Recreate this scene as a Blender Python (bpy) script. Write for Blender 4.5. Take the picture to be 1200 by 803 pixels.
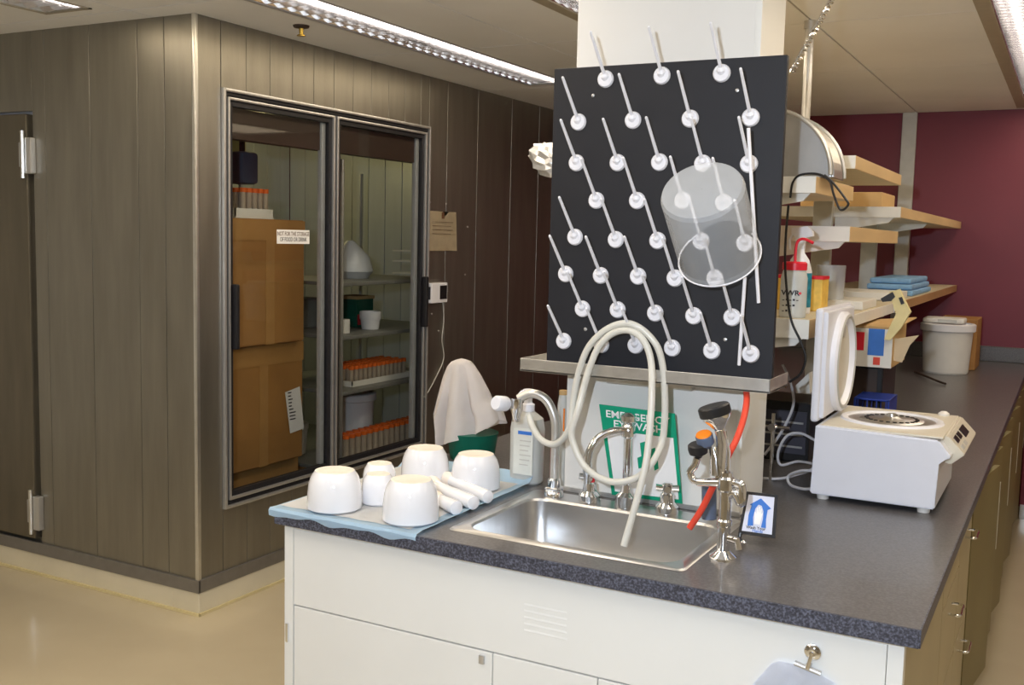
import bpy, bmesh, math, random
from mathutils import Vector, Matrix
random.seed(4)
S = bpy.context.scene
C = S.collection
for o in list(bpy.data.objects): bpy.data.objects.remove(o)
PI = math.pi
# ---------------------------------------------------------------- camera
FPX, YAW, PITCH, ROLL, CAMH = 1218.24, -.49277, -.101403, .0239077, 1.63
fw = Vector((math.sin(YAW)*math.cos(PITCH), math.cos(YAW)*math.cos(PITCH), math.sin(PITCH)))
rt = fw.cross(Vector((0,0,1))).normalized(); up = rt.cross(fw)
cr, sr = math.cos(ROLL), math.sin(ROLL)
R_ = rt*cr + up*sr; U_ = -rt*sr + up*cr
cam = bpy.data.cameras.new('camera'); camo = bpy.data.objects.new('camera', cam); C.objects.link(camo)
m = Matrix((R_, U_, -fw)).transposed().to_4x4(); m.translation = Vector((0,0,CAMH))
camo.matrix_world = m
cam.sensor_width = 36; cam.lens = FPX/1200*36; cam.clip_start = .02
S.camera = camo
CAM = Vector((0,0,CAMH))
def at(x, y, **k):                       # a pixel of the survey turned into a point on a plane
    d = R_*((x-600)/FPX) + U_*(-(y-401.5)/FPX) + fw
    a, v = list(k.items())[0]; i = 'XYZ'.index(a)
    return CAM + d*((v-CAM[i])/d[i])
# ---------------------------------------------------------------- view, world, lights
S.view_settings.view_transform = 'Standard'; S.view_settings.look = 'None'
S.view_settings.gamma = 1; S.view_settings.use_curve_mapping = False
S.view_settings.exposure = 0.0
w = bpy.data.worlds.new('world'); S.world = w; w.use_nodes = True
w.node_tree.nodes['Background'].inputs[0].default_value = (1, .93, .8, 1)
w.node_tree.nodes['Background'].inputs[1].default_value = .10
FLASH_W, TUBE_AREA_W = 40, 5.0
fl = bpy.data.lights.new('camera_flash', 'SPOT'); fl.energy = FLASH_W*4; fl.spot_size = math.radians(150); fl.spot_blend = .5
fl.color = (.76, .86, 1); fl.shadow_soft_size = .025
flo = bpy.data.objects.new('camera_flash', fl); C.objects.link(flo)
flm = Matrix((R_, U_, -fw)).transposed().to_4x4(); flm.translation = Vector((-.19, -.10, 1.78)); flo.matrix_world = flm
WARM = (1, .81, .55)
# ---------------------------------------------------------------- materials
def new_mat(name):
    mt = bpy.data.materials.new(name); mt.use_nodes = True
    return mt, mt.node_tree.nodes, mt.node_tree.links, mt.node_tree.nodes['Principled BSDF']
def mat(name, col, rough=.5, metal=0, var=.06, scale=20, bump=0, bscale=60, coat=0, trans=0, alpha=1, ior=1.45, sss=0, emit=None, es=0, stretch=None, rvar=0):
    mt, N, L, b = new_mat(name)
    b.inputs['Roughness'].default_value = rough; b.inputs['Metallic'].default_value = metal
    b.inputs['Coat Weight'].default_value = coat; b.inputs['Coat Roughness'].default_value = .08
    b.inputs['Transmission Weight'].default_value = trans; b.inputs['IOR'].default_value = ior
    b.inputs['Alpha'].default_value = alpha
    if sss: b.inputs['Subsurface Weight'].default_value = sss; b.inputs['Subsurface Radius'].default_value = (.01,.01,.01)
    if emit: b.inputs['Emission Color'].default_value = (*emit, 1); b.inputs['Emission Strength'].default_value = es
    tc = N.new('ShaderNodeTexCoord'); mp = N.new('ShaderNodeMapping'); L.new(tc.outputs['Object'], mp.inputs[0])
    if stretch: mp.inputs['Scale'].default_value = stretch
    nz = N.new('ShaderNodeTexNoise'); nz.inputs['Scale'].default_value = scale; nz.inputs['Detail'].default_value = 4; L.new(mp.outputs[0], nz.inputs[0])
    rp = N.new('ShaderNodeValToRGB'); L.new(nz.outputs[0], rp.inputs[0])
    rp.color_ramp.elements[0].position = .3; rp.color_ramp.elements[1].position = .7
    rp.color_ramp.elements[0].color = (*[max(0, c*(1-var)) for c in col], 1); rp.color_ramp.elements[1].color = (*[min(1, c*(1+var)) for c in col], 1)
    L.new(rp.outputs[0], b.inputs['Base Color'])
    if rvar:
        mr = N.new('ShaderNodeMapRange'); L.new(nz.outputs[0], mr.inputs[0]); mr.inputs[3].default_value = rough-rvar; mr.inputs[4].default_value = rough+rvar
        L.new(mr.outputs[0], b.inputs['Roughness'])
    if bump:
        n2 = N.new('ShaderNodeTexNoise'); n2.inputs['Scale'].default_value = bscale; L.new(mp.outputs[0], n2.inputs[0])
        bp = N.new('ShaderNodeBump'); bp.inputs['Strength'].default_value = bump; bp.inputs['Distance'].default_value = .002
        L.new(n2.outputs[0], bp.inputs['Height']); L.new(bp.outputs[0], b.inputs['Normal'])
    return mt
def speckle(name, base, dark, light, scale, rough, coat=0):
    mt, N, L, b = new_mat(name); b.inputs['Roughness'].default_value = rough; b.inputs['Coat Weight'].default_value = coat
    tc = N.new('ShaderNodeTexCoord'); v = N.new('ShaderNodeTexNoise'); v.inputs['Scale'].default_value = scale; v.inputs['Detail'].default_value = 2
    L.new(tc.outputs['Object'], v.inputs[0]); rp = N.new('ShaderNodeValToRGB'); L.new(v.outputs[0], rp.inputs[0])
    e = rp.color_ramp.elements; e[0].position = .36; e[0].color = (*dark, 1); e[1].position = .66; e[1].color = (*light, 1)
    k = e.new(.5); k.color = (*base, 1); L.new(rp.outputs[0], b.inputs['Base Color'])
    return mt
M = {}
M['steel_wall'] = mat('embossed_cold_room_steel', (.32,.305,.265), .36, .85, .10, 6, .25, 140, stretch=(3,3,.35), rvar=.05)
M['steel_dark'] = mat('cold_room_door_steel', (.2,.18,.14), .4, .8, .1, 6, .2, 120, stretch=(3,3,.4))
M['seam'] = mat('seam_shadow', (.08,.07,.055), .6, .5)
M['alu'] = mat('brushed_aluminium', (.60,.60,.60), .32, .75, .06, 40, stretch=(1,1,.1))
M['rail'] = mat('pale_aluminium_rail', (.52,.55,.60), .35, .3, .05)
M['corner'] = mat('corner_trim_metal', (.75,.75,.72), .3, .9)
M['chrome'] = mat('chrome', (.82,.83,.85), .07, 1, .02)
M['steel'] = mat('brushed_stainless', (.60,.60,.60), .30, 1, .06, 9, .12, 80, stretch=(.4,4,1), rvar=.06)
M['steel_tray'] = mat('worn_stainless_tray', (.66,.65,.62), .34, .85, .12, 18)
M['blackp'] = mat('black_plastic', (.014,.014,.016), .35)
M['board'] = mat('black_board', (.008,.009,.014), .55, 0, .15, 3)
M['rubber'] = mat('black_gasket', (.012,.012,.016), .5)
M['counter'] = speckle('dark_grey_laminate', (.105,.101,.105), (.085,.082,.086), (.13,.127,.13), 170, .33, .1)
M['cedge'] = speckle('speckled_edge_band', (.060,.064,.088), (.03,.03,.042), (.13,.14,.19), 210, .4)
M['cab'] = mat('cream_painted_cabinet', (.80,.80,.77), .38, 0, .02, 3)
M['cabgap'] = mat('cabinet_joint_shadow', (.30,.29,.26), .7)
M['olive'] = mat('olive_tan_cabinet', (.42,.36,.22), .45, 0, .05, 4)
M['olivedk'] = mat('dark_olive_cabinet_door', (.20,.165,.07), .45, 0, .08, 4)
M['wallcream'] = mat('cream_painted_column', (.78,.77,.74), .5, 0, .02, 2)
M['maroon'] = mat('maroon_wall_paint', (.19,.024,.045), .42, 0, .06, 2)
M['wallbeige'] = mat('pale_wall', (.84,.83,.80), .6)
M['tile'] = mat('ceiling_panel', (.88,.88,.87), .8, 0, .03, 2, .3, 150)
M['tbar'] = mat('ceiling_joint', (.20,.18,.15), .8)
M['floor'] = mat('beige_vinyl_floor', (.52,.45,.32), .22, 0, .06, 1.6, .04, 8, coat=.2)
M['curb'] = mat('cream_curb', (.72,.66,.50), .4, 0, .05, 5)
M['curbline'] = mat('yellowed_sealant', (.70,.60,.33), .5)
M['wood'] = mat('maple_edge', (.70,.50,.26), .45, 0, .12, 12, stretch=(1,.15,1))
M['woodbr'] = mat('brown_wood_edge', (.42,.24,.11), .5, 0, .12, 12, stretch=(1,.15,1))
M['white'] = mat('white_melamine', (.82,.81,.76), .4, 0, .02)
M['shelfunder'] = mat('shelf_board_beige', (.60,.52,.36), .5, 0, .05)
M['post'] = mat('grey_white_upright', (.55,.55,.52), .45, .2, .05)
M['porc'] = mat('glazed_porcelain', (.84,.85,.89), .10, 0, .01, coat=.6)
M['porcbot'] = mat('unglazed_porcelain', (.84,.76,.68), .5, 0, .04)
M['paperblue'] = mat('pale_blue_pad', (.60,.80,.97), .7, 0, .04)
M['towel'] = mat('blue_white_towel', (.84,.87,.95), .8, 0, .04, 30)
M['paperwhite'] = mat('white_paper', (.93,.93,.93), .75, 0, .03, 8)
M['cloth'] = mat('white_cotton_cloth', (.90,.86,.84), .85, 0, .03, 10, .4, 400)
M['whitep'] = mat('white_plastic', (.83,.84,.90), .32, 0, .01, sss=.05)
M['offwhite'] = mat('offwhite_plastic', (.78,.77,.74), .38, 0, .02)
M['centri'] = mat('pale_centrifuge_paint', (.76,.78,.86), .35, 0, .01)
M['centritop'] = mat('cream_centrifuge_top', (.68,.64,.54), .35, 0, .02)
M['milky'] = mat('translucent_bottle', (.74,.76,.74), .35, 0, .03, 10, trans=.35, sss=.1)
M['tubing'] = mat('milky_tubing', (.80,.79,.72), .28, 0, .02, sss=.2, trans=.15)
M['jar'] = mat('frosted_polypropylene', (.86,.91,.97), .25, 0, .02, alpha=.32)
M['red'] = mat('red_plastic', (.72,.02,.04), .35)
M['redh'] = mat('coral_red_hose', (.74,.07,.035), .4)
M['orange'] = mat('orange_cap', (.85,.16,.02), .4, 0, .08)
M['orangek'] = mat('orange_knob', (.90,.25,.01), .4)
M['green'] = mat('green_plastic', (.0,.11,.07), .4)
M['signgreen'] = mat('sign_green', (.0,.36,.20), .5)
M['blue'] = mat('blue_print', (.04,.18,.62), .5)
M['bluedk'] = mat('dark_blue_plastic', (.012,.04,.30), .4)
M['bluetub'] = mat('grey_blue_plastic', (.10,.13,.20), .4)
M['lblue'] = mat('light_blue_bags', (.22,.42,.68), .5, 0, .12, 30)
M['card'] = mat('brown_cardboard', (.40,.20,.06), .7, 0, .08, 5)
M['cardlt'] = mat('tan_cardboard', (.58,.38,.17), .7, 0, .06, 8)
M['cardtape'] = mat('cardboard_tape', (.46,.25,.085), .4, 0, .04)
M['yellow'] = mat('yellow_print', (.80,.52,.10), .5, 0, .15, 40)
M['tape'] = mat('pale_yellow_dispenser', (.80,.70,.36), .5, 0, .05)
M['ink'] = mat('dark_ink', (.03,.03,.04), .6)
M['inkbr'] = mat('brown_ink', (.12,.05,.02), .6)
M['teal'] = mat('teal_label', (.02,.25,.38), .5, 0, .4, 60)
M['note'] = mat('aged_note_paper', (.66,.55,.38), .7, 0, .05)
M['tubebody'] = mat('tube_plastic', (.55,.46,.36), .3, 0, .05, trans=.2)
M['shelfdk'] = mat('cold_room_shelf', (.26,.27,.26), .5, .3, .08)
M['inwall'] = mat('cold_room_inner_panel', (.55,.59,.66), .42, .2, .06, 4, stretch=(3,3,.4))
M['darkthing'] = mat('dark_brown_metal', (.05,.03,.022), .5)
M['foil'] = mat('crumpled_foil', (.72,.72,.72), .4, .8, .1, 20, .8, 60)
M['brass'] = mat('brass', (.55,.38,.08), .3, 1)
M['cordw'] = mat('white_cord', (.62,.62,.66), .4)
M['cordb'] = mat('black_cord', (.012,.012,.014), .4)
M['mullion'] = mat('navy_black_mullion', (.015,.018,.035), .35)
def glass_mat():
    mt = bpy.data.materials.new('door_glass'); mt.use_nodes = True; N = mt.node_tree.nodes; L = mt.node_tree.links; N.clear()
    o = N.new('ShaderNodeOutputMaterial'); t = N.new('ShaderNodeBsdfTransparent'); g = N.new('ShaderNodeBsdfGlossy'); mx = N.new('ShaderNodeMixShader')
    t.inputs[0].default_value = (.88,.89,.88,1); g.inputs['Roughness'].default_value = .03
    f = N.new('ShaderNodeFresnel'); f.inputs[0].default_value = 1.5
    ge = N.new('ShaderNodeNewGeometry'); mm = N.new('ShaderNodeMath'); mm.operation = 'SUBTRACT'; mm.use_clamp = True
    L.new(f.outputs[0], mm.inputs[0]); L.new(ge.outputs['Backfacing'], mm.inputs[1]); L.new(mm.outputs[0], mx.inputs[0]); L.new(t.outputs[0], mx.inputs[1]); L.new(g.outputs[0], mx.inputs[2]); L.new(mx.outputs[0], o.inputs[0])
    return mt
M['glass'] = glass_mat()
M['lamp'] = mat('fluorescent_tube', (1,1,1), .5, emit=(1,.95,.95), es=7)
M['reflector'] = mat('louvre_reflector', (.80,.78,.76), .12, .95, .03)
M['fixframe'] = mat('lamp_frame', (.42,.37,.28), .5)
M['warmlamp'] = mat('cold_room_bulb', (1,.9,.5), .5, emit=(1,.85,.35), es=6)
# ---------------------------------------------------------------- mesh helpers
def bx(bm, x0, x1, y0, y1, z0, z1, bev=0, mi=0):
    if x0 > x1: x0, x1 = x1, x0
    if y0 > y1: y0, y1 = y1, y0
    if z0 > z1: z0, z1 = z1, z0
    vs = [bm.verts.new((x, y, z)) for x in (x0, x1) for y in (y0, y1) for z in (z0, z1)]
    fs = [bm.faces.new([vs[i] for i in q]) for q in ((0,1,3,2),(4,6,7,5),(0,4,5,1),(2,3,7,6),(0,2,6,4),(1,5,7,3))]
    for f in fs: f.material_index = mi
    if bev:
        es = list({e for f in fs for e in f.edges})
        bmesh.ops.bevel(bm, geom=es, offset=bev, segments=2, affect='EDGES', profile=.5)
    return bm
def box(*a, **k): return bx(bmesh.new(), *a, **k)
def frame_for(d):
    d = d.normalized(); a = Vector((0,0,1)) if abs(d.z) < .95 else Vector((1,0,0))
    u = d.cross(a).normalized(); return u, u.cross(d).normalized()
def tube(bm, pts, r, n=10, cap=True, radii=None):
    pts = [Vector(p) for p in pts]; rings = []; u = None
    for i, p in enumerate(pts):
        d = (pts[min(i+1, len(pts)-1)] - pts[max(i-1, 0)])
        if d.length < 1e-9: d = Vector((0,0,1))
        d.normalize()
        if u is None: u, v = frame_for(d)
        else:
            u = (u - d*u.dot(d)).normalized()
        v = d.cross(u); rr = radii[i] if radii else r
        rings.append([bm.verts.new(p + (u*math.cos(a) + v*math.sin(a))*rr) for a in (2*PI*k/n for k in range(n))])
    for a, b in zip(rings, rings[1:]):
        for k in range(n): bm.faces.new((a[k], a[(k+1) % n], b[(k+1) % n], b[k]))
    if cap: bm.faces.new(rings[0][::-1]); bm.faces.new(rings[-1])
    return bm
def spline(pts, n=8):
    pts = [Vector(p) for p in pts]; P = [pts[0]*2-pts[1]] + pts + [pts[-1]*2-pts[-2]]; out = []
    for i in range(1, len(P)-2):
        for k in range(n):
            t = k/n; a, b, c, d = P[i-1:i+3]
            out.append(.5*((2*b) + (c-a)*t + (2*a-5*b+4*c-d)*t*t + (3*b-a-3*c+d)*t**3))
    return out + [pts[-1]]
def cord(bm, pts, r, n=8, seg=8): return tube(bm, spline(pts, seg), r, n)
def lathe(bm, prof, o=(0,0,0), axis=(0,0,1), n=32, close=True):
    o = Vector(o); ax = Vector(axis).normalized(); u, v = frame_for(ax); rings = []
    for r, h in prof:
        rings.append([bm.verts.new(o + ax*h + (u*math.cos(a)+v*math.sin(a))*max(r, 1e-5)) for a in (2*PI*k/n for k in range(n))])
    for a, b in zip(rings, rings[1:]):
        for k in range(n): bm.faces.new((a[k], a[(k+1) % n], b[(k+1) % n], b[k]))
    if close: bm.faces.new(rings[0][::-1]); bm.faces.new(rings[-1])
    return bm
def prism(bm, poly, d):                      # a planar polygon pushed along vector d
    a = [bm.verts.new(p) for p in poly]; b = [bm.verts.new(Vector(p)+Vector(d)) for p in poly]; n = len(a)
    bm.faces.new(a[::-1]); bm.faces.new(b)
    for i in range(n): bm.faces.new((a[i], a[(i+1) % n], b[(i+1) % n], b[i]))
    return bm
def finish(bm, smooth):
    bmesh.ops.recalc_face_normals(bm, faces=bm.faces[:])
    if smooth is not None:
        for f in bm.faces: f.smooth = True
        for e in bm.edges:
            if len(e.link_faces) == 2:
                an = e.calc_face_angle(0)
                if an > math.radians(smooth): e.smooth = False
                elif an > .26:
                    A, B = e.link_faces[0].calc_area(), e.link_faces[1].calc_area()
                    if max(A, B) > 9*min(A, B): e.smooth = False
def obj(name, bm, m, parent=None, smooth=35, label=None):
    finish(bm, smooth)
    base = Vector((0,0,0))
    if parent is None and bm.verts:
        xs = [v.co.x for v in bm.verts]; ys = [v.co.y for v in bm.verts]; zs = [v.co.z for v in bm.verts]
        base = Vector(((min(xs)+max(xs))/2, (min(ys)+max(ys))/2, min(zs)))
        bmesh.ops.translate(bm, verts=bm.verts, vec=-base)
    me = bpy.data.meshes.new(name); bm.to_mesh(me); bm.free()
    for mm in (m if isinstance(m, (list, tuple)) else [m]): me.materials.append(mm)
    o = bpy.data.objects.new(name, me); C.objects.link(o)
    if parent is not None:
        o.parent = parent
        if parent.parent is None: o.location = -parent.location   # meshes are written in world coordinates
    else: o.location = base
    if label: o['label'] = label
    return o
def tag(o, label, cat, group=None, kind=None):
    o['label'] = label; o['category'] = cat
    if group: o['group'] = group
    if kind: o['kind'] = kind
    return o
def thing(name, label, cat, loc=(0,0,0), group=None):
    o = bpy.data.objects.new(name, None); o.empty_display_size = .05; C.objects.link(o); o.location = loc
    return tag(o, label, cat, group)
def struct(name, bm, m, smooth=35):
    o = obj(name, bm, m, None, smooth); o['kind'] = 'structure'; return o
def dup(root, loc, label=None, group=None, rotz=None):
    r = root.copy(); C.objects.link(r); r.location = loc
    if rotz is not None: r.rotation_euler = (0,0,rotz)
    if label: r['label'] = label
    if group: r['group'] = group
    for ch in list(root.children):
        c = ch.copy(); C.objects.link(c); c.parent = r
        for g in ch.children:
            d = g.copy(); C.objects.link(d); d.parent = c
    return r
def text(name, s, size, origin, xdir, ydir, m, parent, bold=.0, align='CENTER', sx=1, lift=.0006):
    cu = bpy.data.curves.new(name, 'FONT'); cu.body = s; cu.size = 1; cu.align_x = align; cu.align_y = 'CENTER'; cu.offset = bold; cu.resolution_u = 2
    t = bpy.data.objects.new('tmp', cu); C.objects.link(t)
    me = bpy.data.meshes.new_from_object(t.evaluated_get(bpy.context.evaluated_depsgraph_get()))
    bpy.data.objects.remove(t); bpy.data.curves.remove(cu)
    xd = Vector(xdir).normalized(); yd = Vector(ydir); yd = (yd - xd*yd.dot(xd)).normalized(); n = xd.cross(yd)
    for v in me.vertices: v.co = Vector(origin) + xd*v.co.x*size*sx + yd*v.co.y*size + n*lift
    me.name = name; me.materials.append(m); me.update()
    o = bpy.data.objects.new(name, me); C.objects.link(o); o.parent = parent
    if parent.parent is None: o.location = -parent.location
    return o
# ================================================================ SETTING
CZ = 2.49; RW = 7.25
f = struct('floor', box(-6.5, 3.2, -3.2, RW+.1, -.05, 0), M['floor'])
wr = struct('wall_back', box(-6.5, 3.2, RW, RW+.12, 0, 2.75), M['maroon'])
struct('wall_right', box(3.2, 3.3, -3.2, RW+.1, 0, 2.75), M['wallbeige'])
struct('wall_left', box(-6.6, -6.5, -3.2, RW+.1, 0, 2.75), M['wallbeige'])
struct('wall_front', box(-6.5, 3.2, -3.3, -3.2, 0, 2.75), M['wallbeige'])
struct('baseboard_back', box(-.18, 3.2, RW-.02, RW, 0, .10, .004), M['curb'])
struct('trim_1', box(-1.045, -.955, RW-.03, RW, .9, CZ, .004), M['post'])
# ceiling: panels of about 1.2 m, light fittings recessed between them
ceil = struct('ceiling', box(-6.5, 3.2, -3.2, RW, 2.62, 2.68), M['tbar'])
XL = [-5.80, -4.59, -3.38, -2.17, -.96, .25, 1.46, 2.67, 3.19]; YL = [-3.19, -1.88, -.66, .56, 1.78, 3.0, 4.22, 5.44, 6.66, RW-.005]
FIX = [(-2.80, -2.53, -1.2, 5.33), (-3.76, -3.49, -.4, 2.92), (-1.80, -1.40, .2, 5.3), (-.375, .20, 1.2, RW-.1), (1.2, 1.5, 0, 5)]
def minus(r, cuts):
    out = [r]
    for c in cuts:
        nx = []
        for (a, b, y0, y1) in out:
            if c[0] >= b or c[1] <= a or c[2] >= y1 or c[3] <= y0: nx.append((a, b, y0, y1)); continue
            ca, cb = max(a, c[0]), min(b, c[1])
            if a < ca: nx.append((a, ca, y0, y1))
            if cb < b: nx.append((cb, b, y0, y1))
            if y0 < c[2]: nx.append((ca, cb, y0, c[2]))
            if c[3] < y1: nx.append((ca, cb, c[3], y1))
        out = nx
    return out
TB = .004
for i in range(len(XL)-1):
    for j in range(len(YL)-1):
        bm = bmesh.new(); n = 0
        for (a, b, c, d) in minus((XL[i]+TB, XL[i+1]-TB, YL[j]+TB, YL[j+1]-TB), FIX):
            if b-a > .003 and d-c > .003: bx(bm, a, b, c, d, CZ, CZ+.025); n += 1
        if n:
            o = obj('ceiling_panel', bm, M['tile'], ceil); o.location = -ceil.location
bm = bmesh.new()
for i in range(len(XL)):
    for (a, b, c, d) in minus((XL[i]-TB-.001, XL[i]+TB+.001, -3.19, RW-.005), FIX): bx(bm, a, b, c, d, CZ+.008, CZ+.03)
for j in range(len(YL)-1):
    for (a, b, c, d) in minus((XL[0], 3.19, YL[j]-TB-.001, YL[j]+TB+.001), FIX): bx(bm, a, b, c, d, CZ+.008, CZ+.03)
obj('ceiling_rail', bm, M['tbar'], ceil)
bm = box(-6.5, XL[0], -3.2, RW, CZ, CZ+.02); obj('ceiling_panel', bm, M['tile'], ceil)
# ---------------------------------------------------------------- lights
FL = ['long louvred ceiling light running beside the steel cold room', 'louvred ceiling light ending at the top left corner of the cold room',
      'louvred ceiling light just left of the cream column top', 'louvred ceiling light with fine blades at the right edge', 'louvred ceiling light beyond the right edge']
def fixture(i):
    x0, x1, y0, y1 = FIX[i]
    t = thing('louvred_light', FL[i], 'ceiling light', ((x0+x1)/2, (y0+y1)/2, CZ), 'louvred ceiling lights')
    fr = .018 if i not in (2, 3) else .055
    bm = bmesh.new()
    bx(bm, x0, x0+fr, y0, y1, CZ-.004, CZ+.006); bx(bm, x1-.012, x1, y0, y1, CZ-.004, CZ+.006)
    bx(bm, x0, x1, y0, y0+.014, CZ-.004, CZ+.006); bx(bm, x0, x1, y1-.014, y1, CZ-.004, CZ+.006)
    obj('frame', bm, M['fixframe'] if i else M['alu'], t)
    bm = bmesh.new(); xa, xb = x0+fr, x1-.012
    for p in ([(xa, CZ), (xa+.03, CZ+.085), (xa+.035, CZ+.085), (xa+.005, CZ)], [(xb, CZ), (xb-.005, CZ), (xb-.035, CZ+.085), (xb-.03, CZ+.085)], [(xa+.03, CZ+.085), (xb-.03, CZ+.085), (xb-.03, CZ+.09), (xa+.03, CZ+.09)]):
        prism(bm, [Vector((a, y0+.01, b)) for a, b in p], (0, y1-y0-.02, 0))
    obj('reflector', bm, M['reflector'], t)
    n = int(round((y1-y0)/1.22))
    for k in range(n):
        ya = y0 + (y1-y0)*k/n; yb = y0 + (y1-y0)*(k+1)/n
        obj('tube_lamp', tube(bmesh.new(), [(xa+.055, ya+.05, CZ+.05), (xa+.055, yb-.05, CZ+.05)], .013, 10), M['lamp'], t)
        if xb-xa > .3: obj('tube_lamp', tube(bmesh.new(), [(xb-.06, ya+.05, CZ+.05), (xb-.06, yb-.05, CZ+.05)], .013, 10), M['lamp'], t)
        ld = bpy.data.lights.new('tube_glow', 'AREA'); ld.shape = 'RECTANGLE'; ld.size = xb-xa-.02; ld.size_y = yb-ya-.1; ld.energy = TUBE_AREA_W; ld.color = WARM
        lo = bpy.data.objects.new('tube_glow', ld); C.objects.link(lo); lo.location = ((xa+xb)/2, (ya+yb)/2, CZ-.006); lo['kind'] = 'structure'
    step = .075 if i != 3 else .055; nb = int((y1-y0-.04)/step); vis = 0
    proto = None
    for k in range(nb):
        y = y1-.03-k*step
        if y < 1.9: break
        if proto is None:
            proto = obj('louvre_blade', box(xa+.004, xb-.004, y-.002, y+.002, CZ-.001, CZ+.035), M['reflector'], t); py = y
        else:
            c = proto.copy(); C.objects.link(c); c.parent = t; c.location = proto.location + Vector((0, y-py, 0))
    return t
for i in range(5): fixture(i)
# ================================================================ COLD ROOM
CX, CY = -3.163, 3.142                       # the outer corner
cr_ = thing('cold_room', 'walk-in cold room clad in dull embossed steel panels', 'cold room', (CX, CY, 0))
TH = .10
gy0, gy1, gz0, gz1 = 3.288, 4.872, .428, 2.218      # glass door opening
# right face panels, seams every 150 mm
ys = [CY, gy0, gy1] + [CY+.15*k-.005 for k in range(1, 12)] + [5.06, 5.4, 5.82, 6.2, 6.6, 7.0, RW]
ys = sorted(ys)
for a, b in zip(ys, ys[1:]):
    if b-a < .02: continue
    if b <= gy0+.01 or a >= gy1-.001: segs = [(.11, CZ)]
    else: segs = [(.11, gz0), (gz1, CZ)]
    for z0, z1 in segs:
        obj('wall_panel', box(CX-.02, CX, a+.0012, b-.0012, z0, z1, .002), M['steel_wall'], cr_)
# left face panels with the solid door
xs = [CX, -3.335, -3.49, -3.78, -4.07, -4.155]
for b, a in zip(xs, xs[1:]): obj('wall_panel', box(a+.0015, b-.0015, CY, CY+.02, .11, CZ, .002), M['steel_wall'], cr_)
obj('wall_panel', box(-6.48, -4.157, CY, CY+.02, 2.14, CZ, .002), M['steel_wall'], cr_)
obj('wall_panel', box(-6.48, -5.2, CY, CY+.02, .11, 2.138, .002), M['steel_wall'], cr_)
d = obj('solid_door', box(-5.19, -4.185, CY-.012, CY+.03, .17, 2.128, .006), M['steel_dark'], cr_, label='solid steel door without a window')
obj('wall_panel', box(-6.48, -4.157, CY+.021, CY+.03, .11, .17), M['steel_wall'], cr_)
for hz in (1.93, .29):
    # strap hinge in bright metal
    bm = box(-4.175, -4.135, CY-.03, CY-.0, hz-.07, hz+.09, .004); bx(bm, -4.215, -4.19, CY-.03, CY-.012, hz-.04, hz+.07, .003)
    h = obj('hinge', bm, M['alu'], cr_, label='bright strap hinge')
    obj('hinge_pin', tube(bmesh.new(), [(-4.182, CY-.035, hz-.09), (-4.182, CY-.035, hz+.12)], .009, 10), M['corner'], h)
obj('corner_trim', box(CX-.012, CX+.007, CY-.007, CY+.012, .10, CZ, .003), M['corner'], cr_)
bm = bmesh.new(); bx(bm, CX, CX+.012, CY-.01, RW, .10, .155, .002); bx(bm, -6.48, CX+.012, CY-.012, CY, .10, .155, .002)
obj('bottom_channel', bm, mat('channel_metal', (.27,.26,.25), .4, .7), cr_)
# core walls behind the skins, leaving the door opening
bm = bmesh.new()
bx(bm, CX-TH, CX-.021, CY+.021, gy0-.01, .11, CZ); bx(bm, CX-TH, CX-.021, gy1+.01, RW, .11, CZ)
bx(bm, CX-TH, CX-.021, gy0-.01, gy1+.01, .11, gz0-.005); bx(bm, CX-TH, CX-.021, gy0-.01, gy1+.01, gz1+.005, CZ)
bx(bm, -6.48, CX-TH, CY+.031, CY+TH, .11, CZ)
obj('wall_core', bm, M['inwall'], cr_)
struct('trim_2', bx(box(CX-.15, CX+.006, CY-.004, RW, 0, .10, .003), -6.48, CX-.15, CY-.004, CY+.12, 0, .10, .003), M['curb'])
bm = bmesh.new(); bx(bm, CX+.007, CX+.014, CY-.01, RW, 0, .012); bx(bm, -6.48, CX+.014, CY-.014, CY-.005, 0, .012)
struct('trim_3', bm, M['curbline'])
# inside: floor, ceiling and panelled walls
IX, IY = -5.4, 6.35
bm = box(IX, CX-TH, CY+TH, IY, .10, .13); obj('inner_floor', bm, M['shelfdk'], cr_)
obj('inner_ceiling', box(IX, CX-TH, CY+TH, IY, 2.35, 2.38), M['inwall'], cr_)
y = CY+TH
while y < IY-.05:
    obj('inner_panel', box(IX-.02, IX, y+.002, min(y+.15, IY)-.002, .13, 2.35, .003), M['inwall'], cr_); y += .15
x = IX
while x < CX-TH-.02:
    obj('inner_panel', box(x+.002, min(x+.15, CX-TH)-.002, IY, IY+.02, .13, 2.35, .003), M['inwall'], cr_); x += .15
bm = box(IX-.03, IX-.02, CY, IY, .13, 2.35); bx(bm, IX, CX-TH, IY+.021, IY+.03, .13, 2.35); obj('inner_backing', bm, M['seam'], cr_)
# evaporator and lamp inside
bm = box(-5.2, -4.6, 4.3, 5.0, 2.02, 2.34, .01); e = obj('cooling_unit', bm, mat('pale_yellow_casing', (.6,.56,.3), .5), cr_)
obj('fan_guard', lathe(bmesh.new(), [(.12,0),(.12,.02),(.03,.03)], (-4.6, 4.65, 2.18), (1,0,0), 20), M['blackp'], e)
l = bpy.data.lights.new('cold_room_lamp', 'POINT'); l.energy = 6; l.color = (1,.8,.35); l.shadow_soft_size = .04
lo = bpy.data.objects.new('cold_room_lamp', l); C.objects.link(lo); lo.location = (-4.75, 5.3, 2.2); lo['kind'] = 'structure'
obj('bulb', lathe(bmesh.new(), [(.02,0),(.05,.03),(.05,.06),(.02,.1)], (-4.9, 5.35, 2.25), n=14), M['warmlamp'], cr_)
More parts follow.
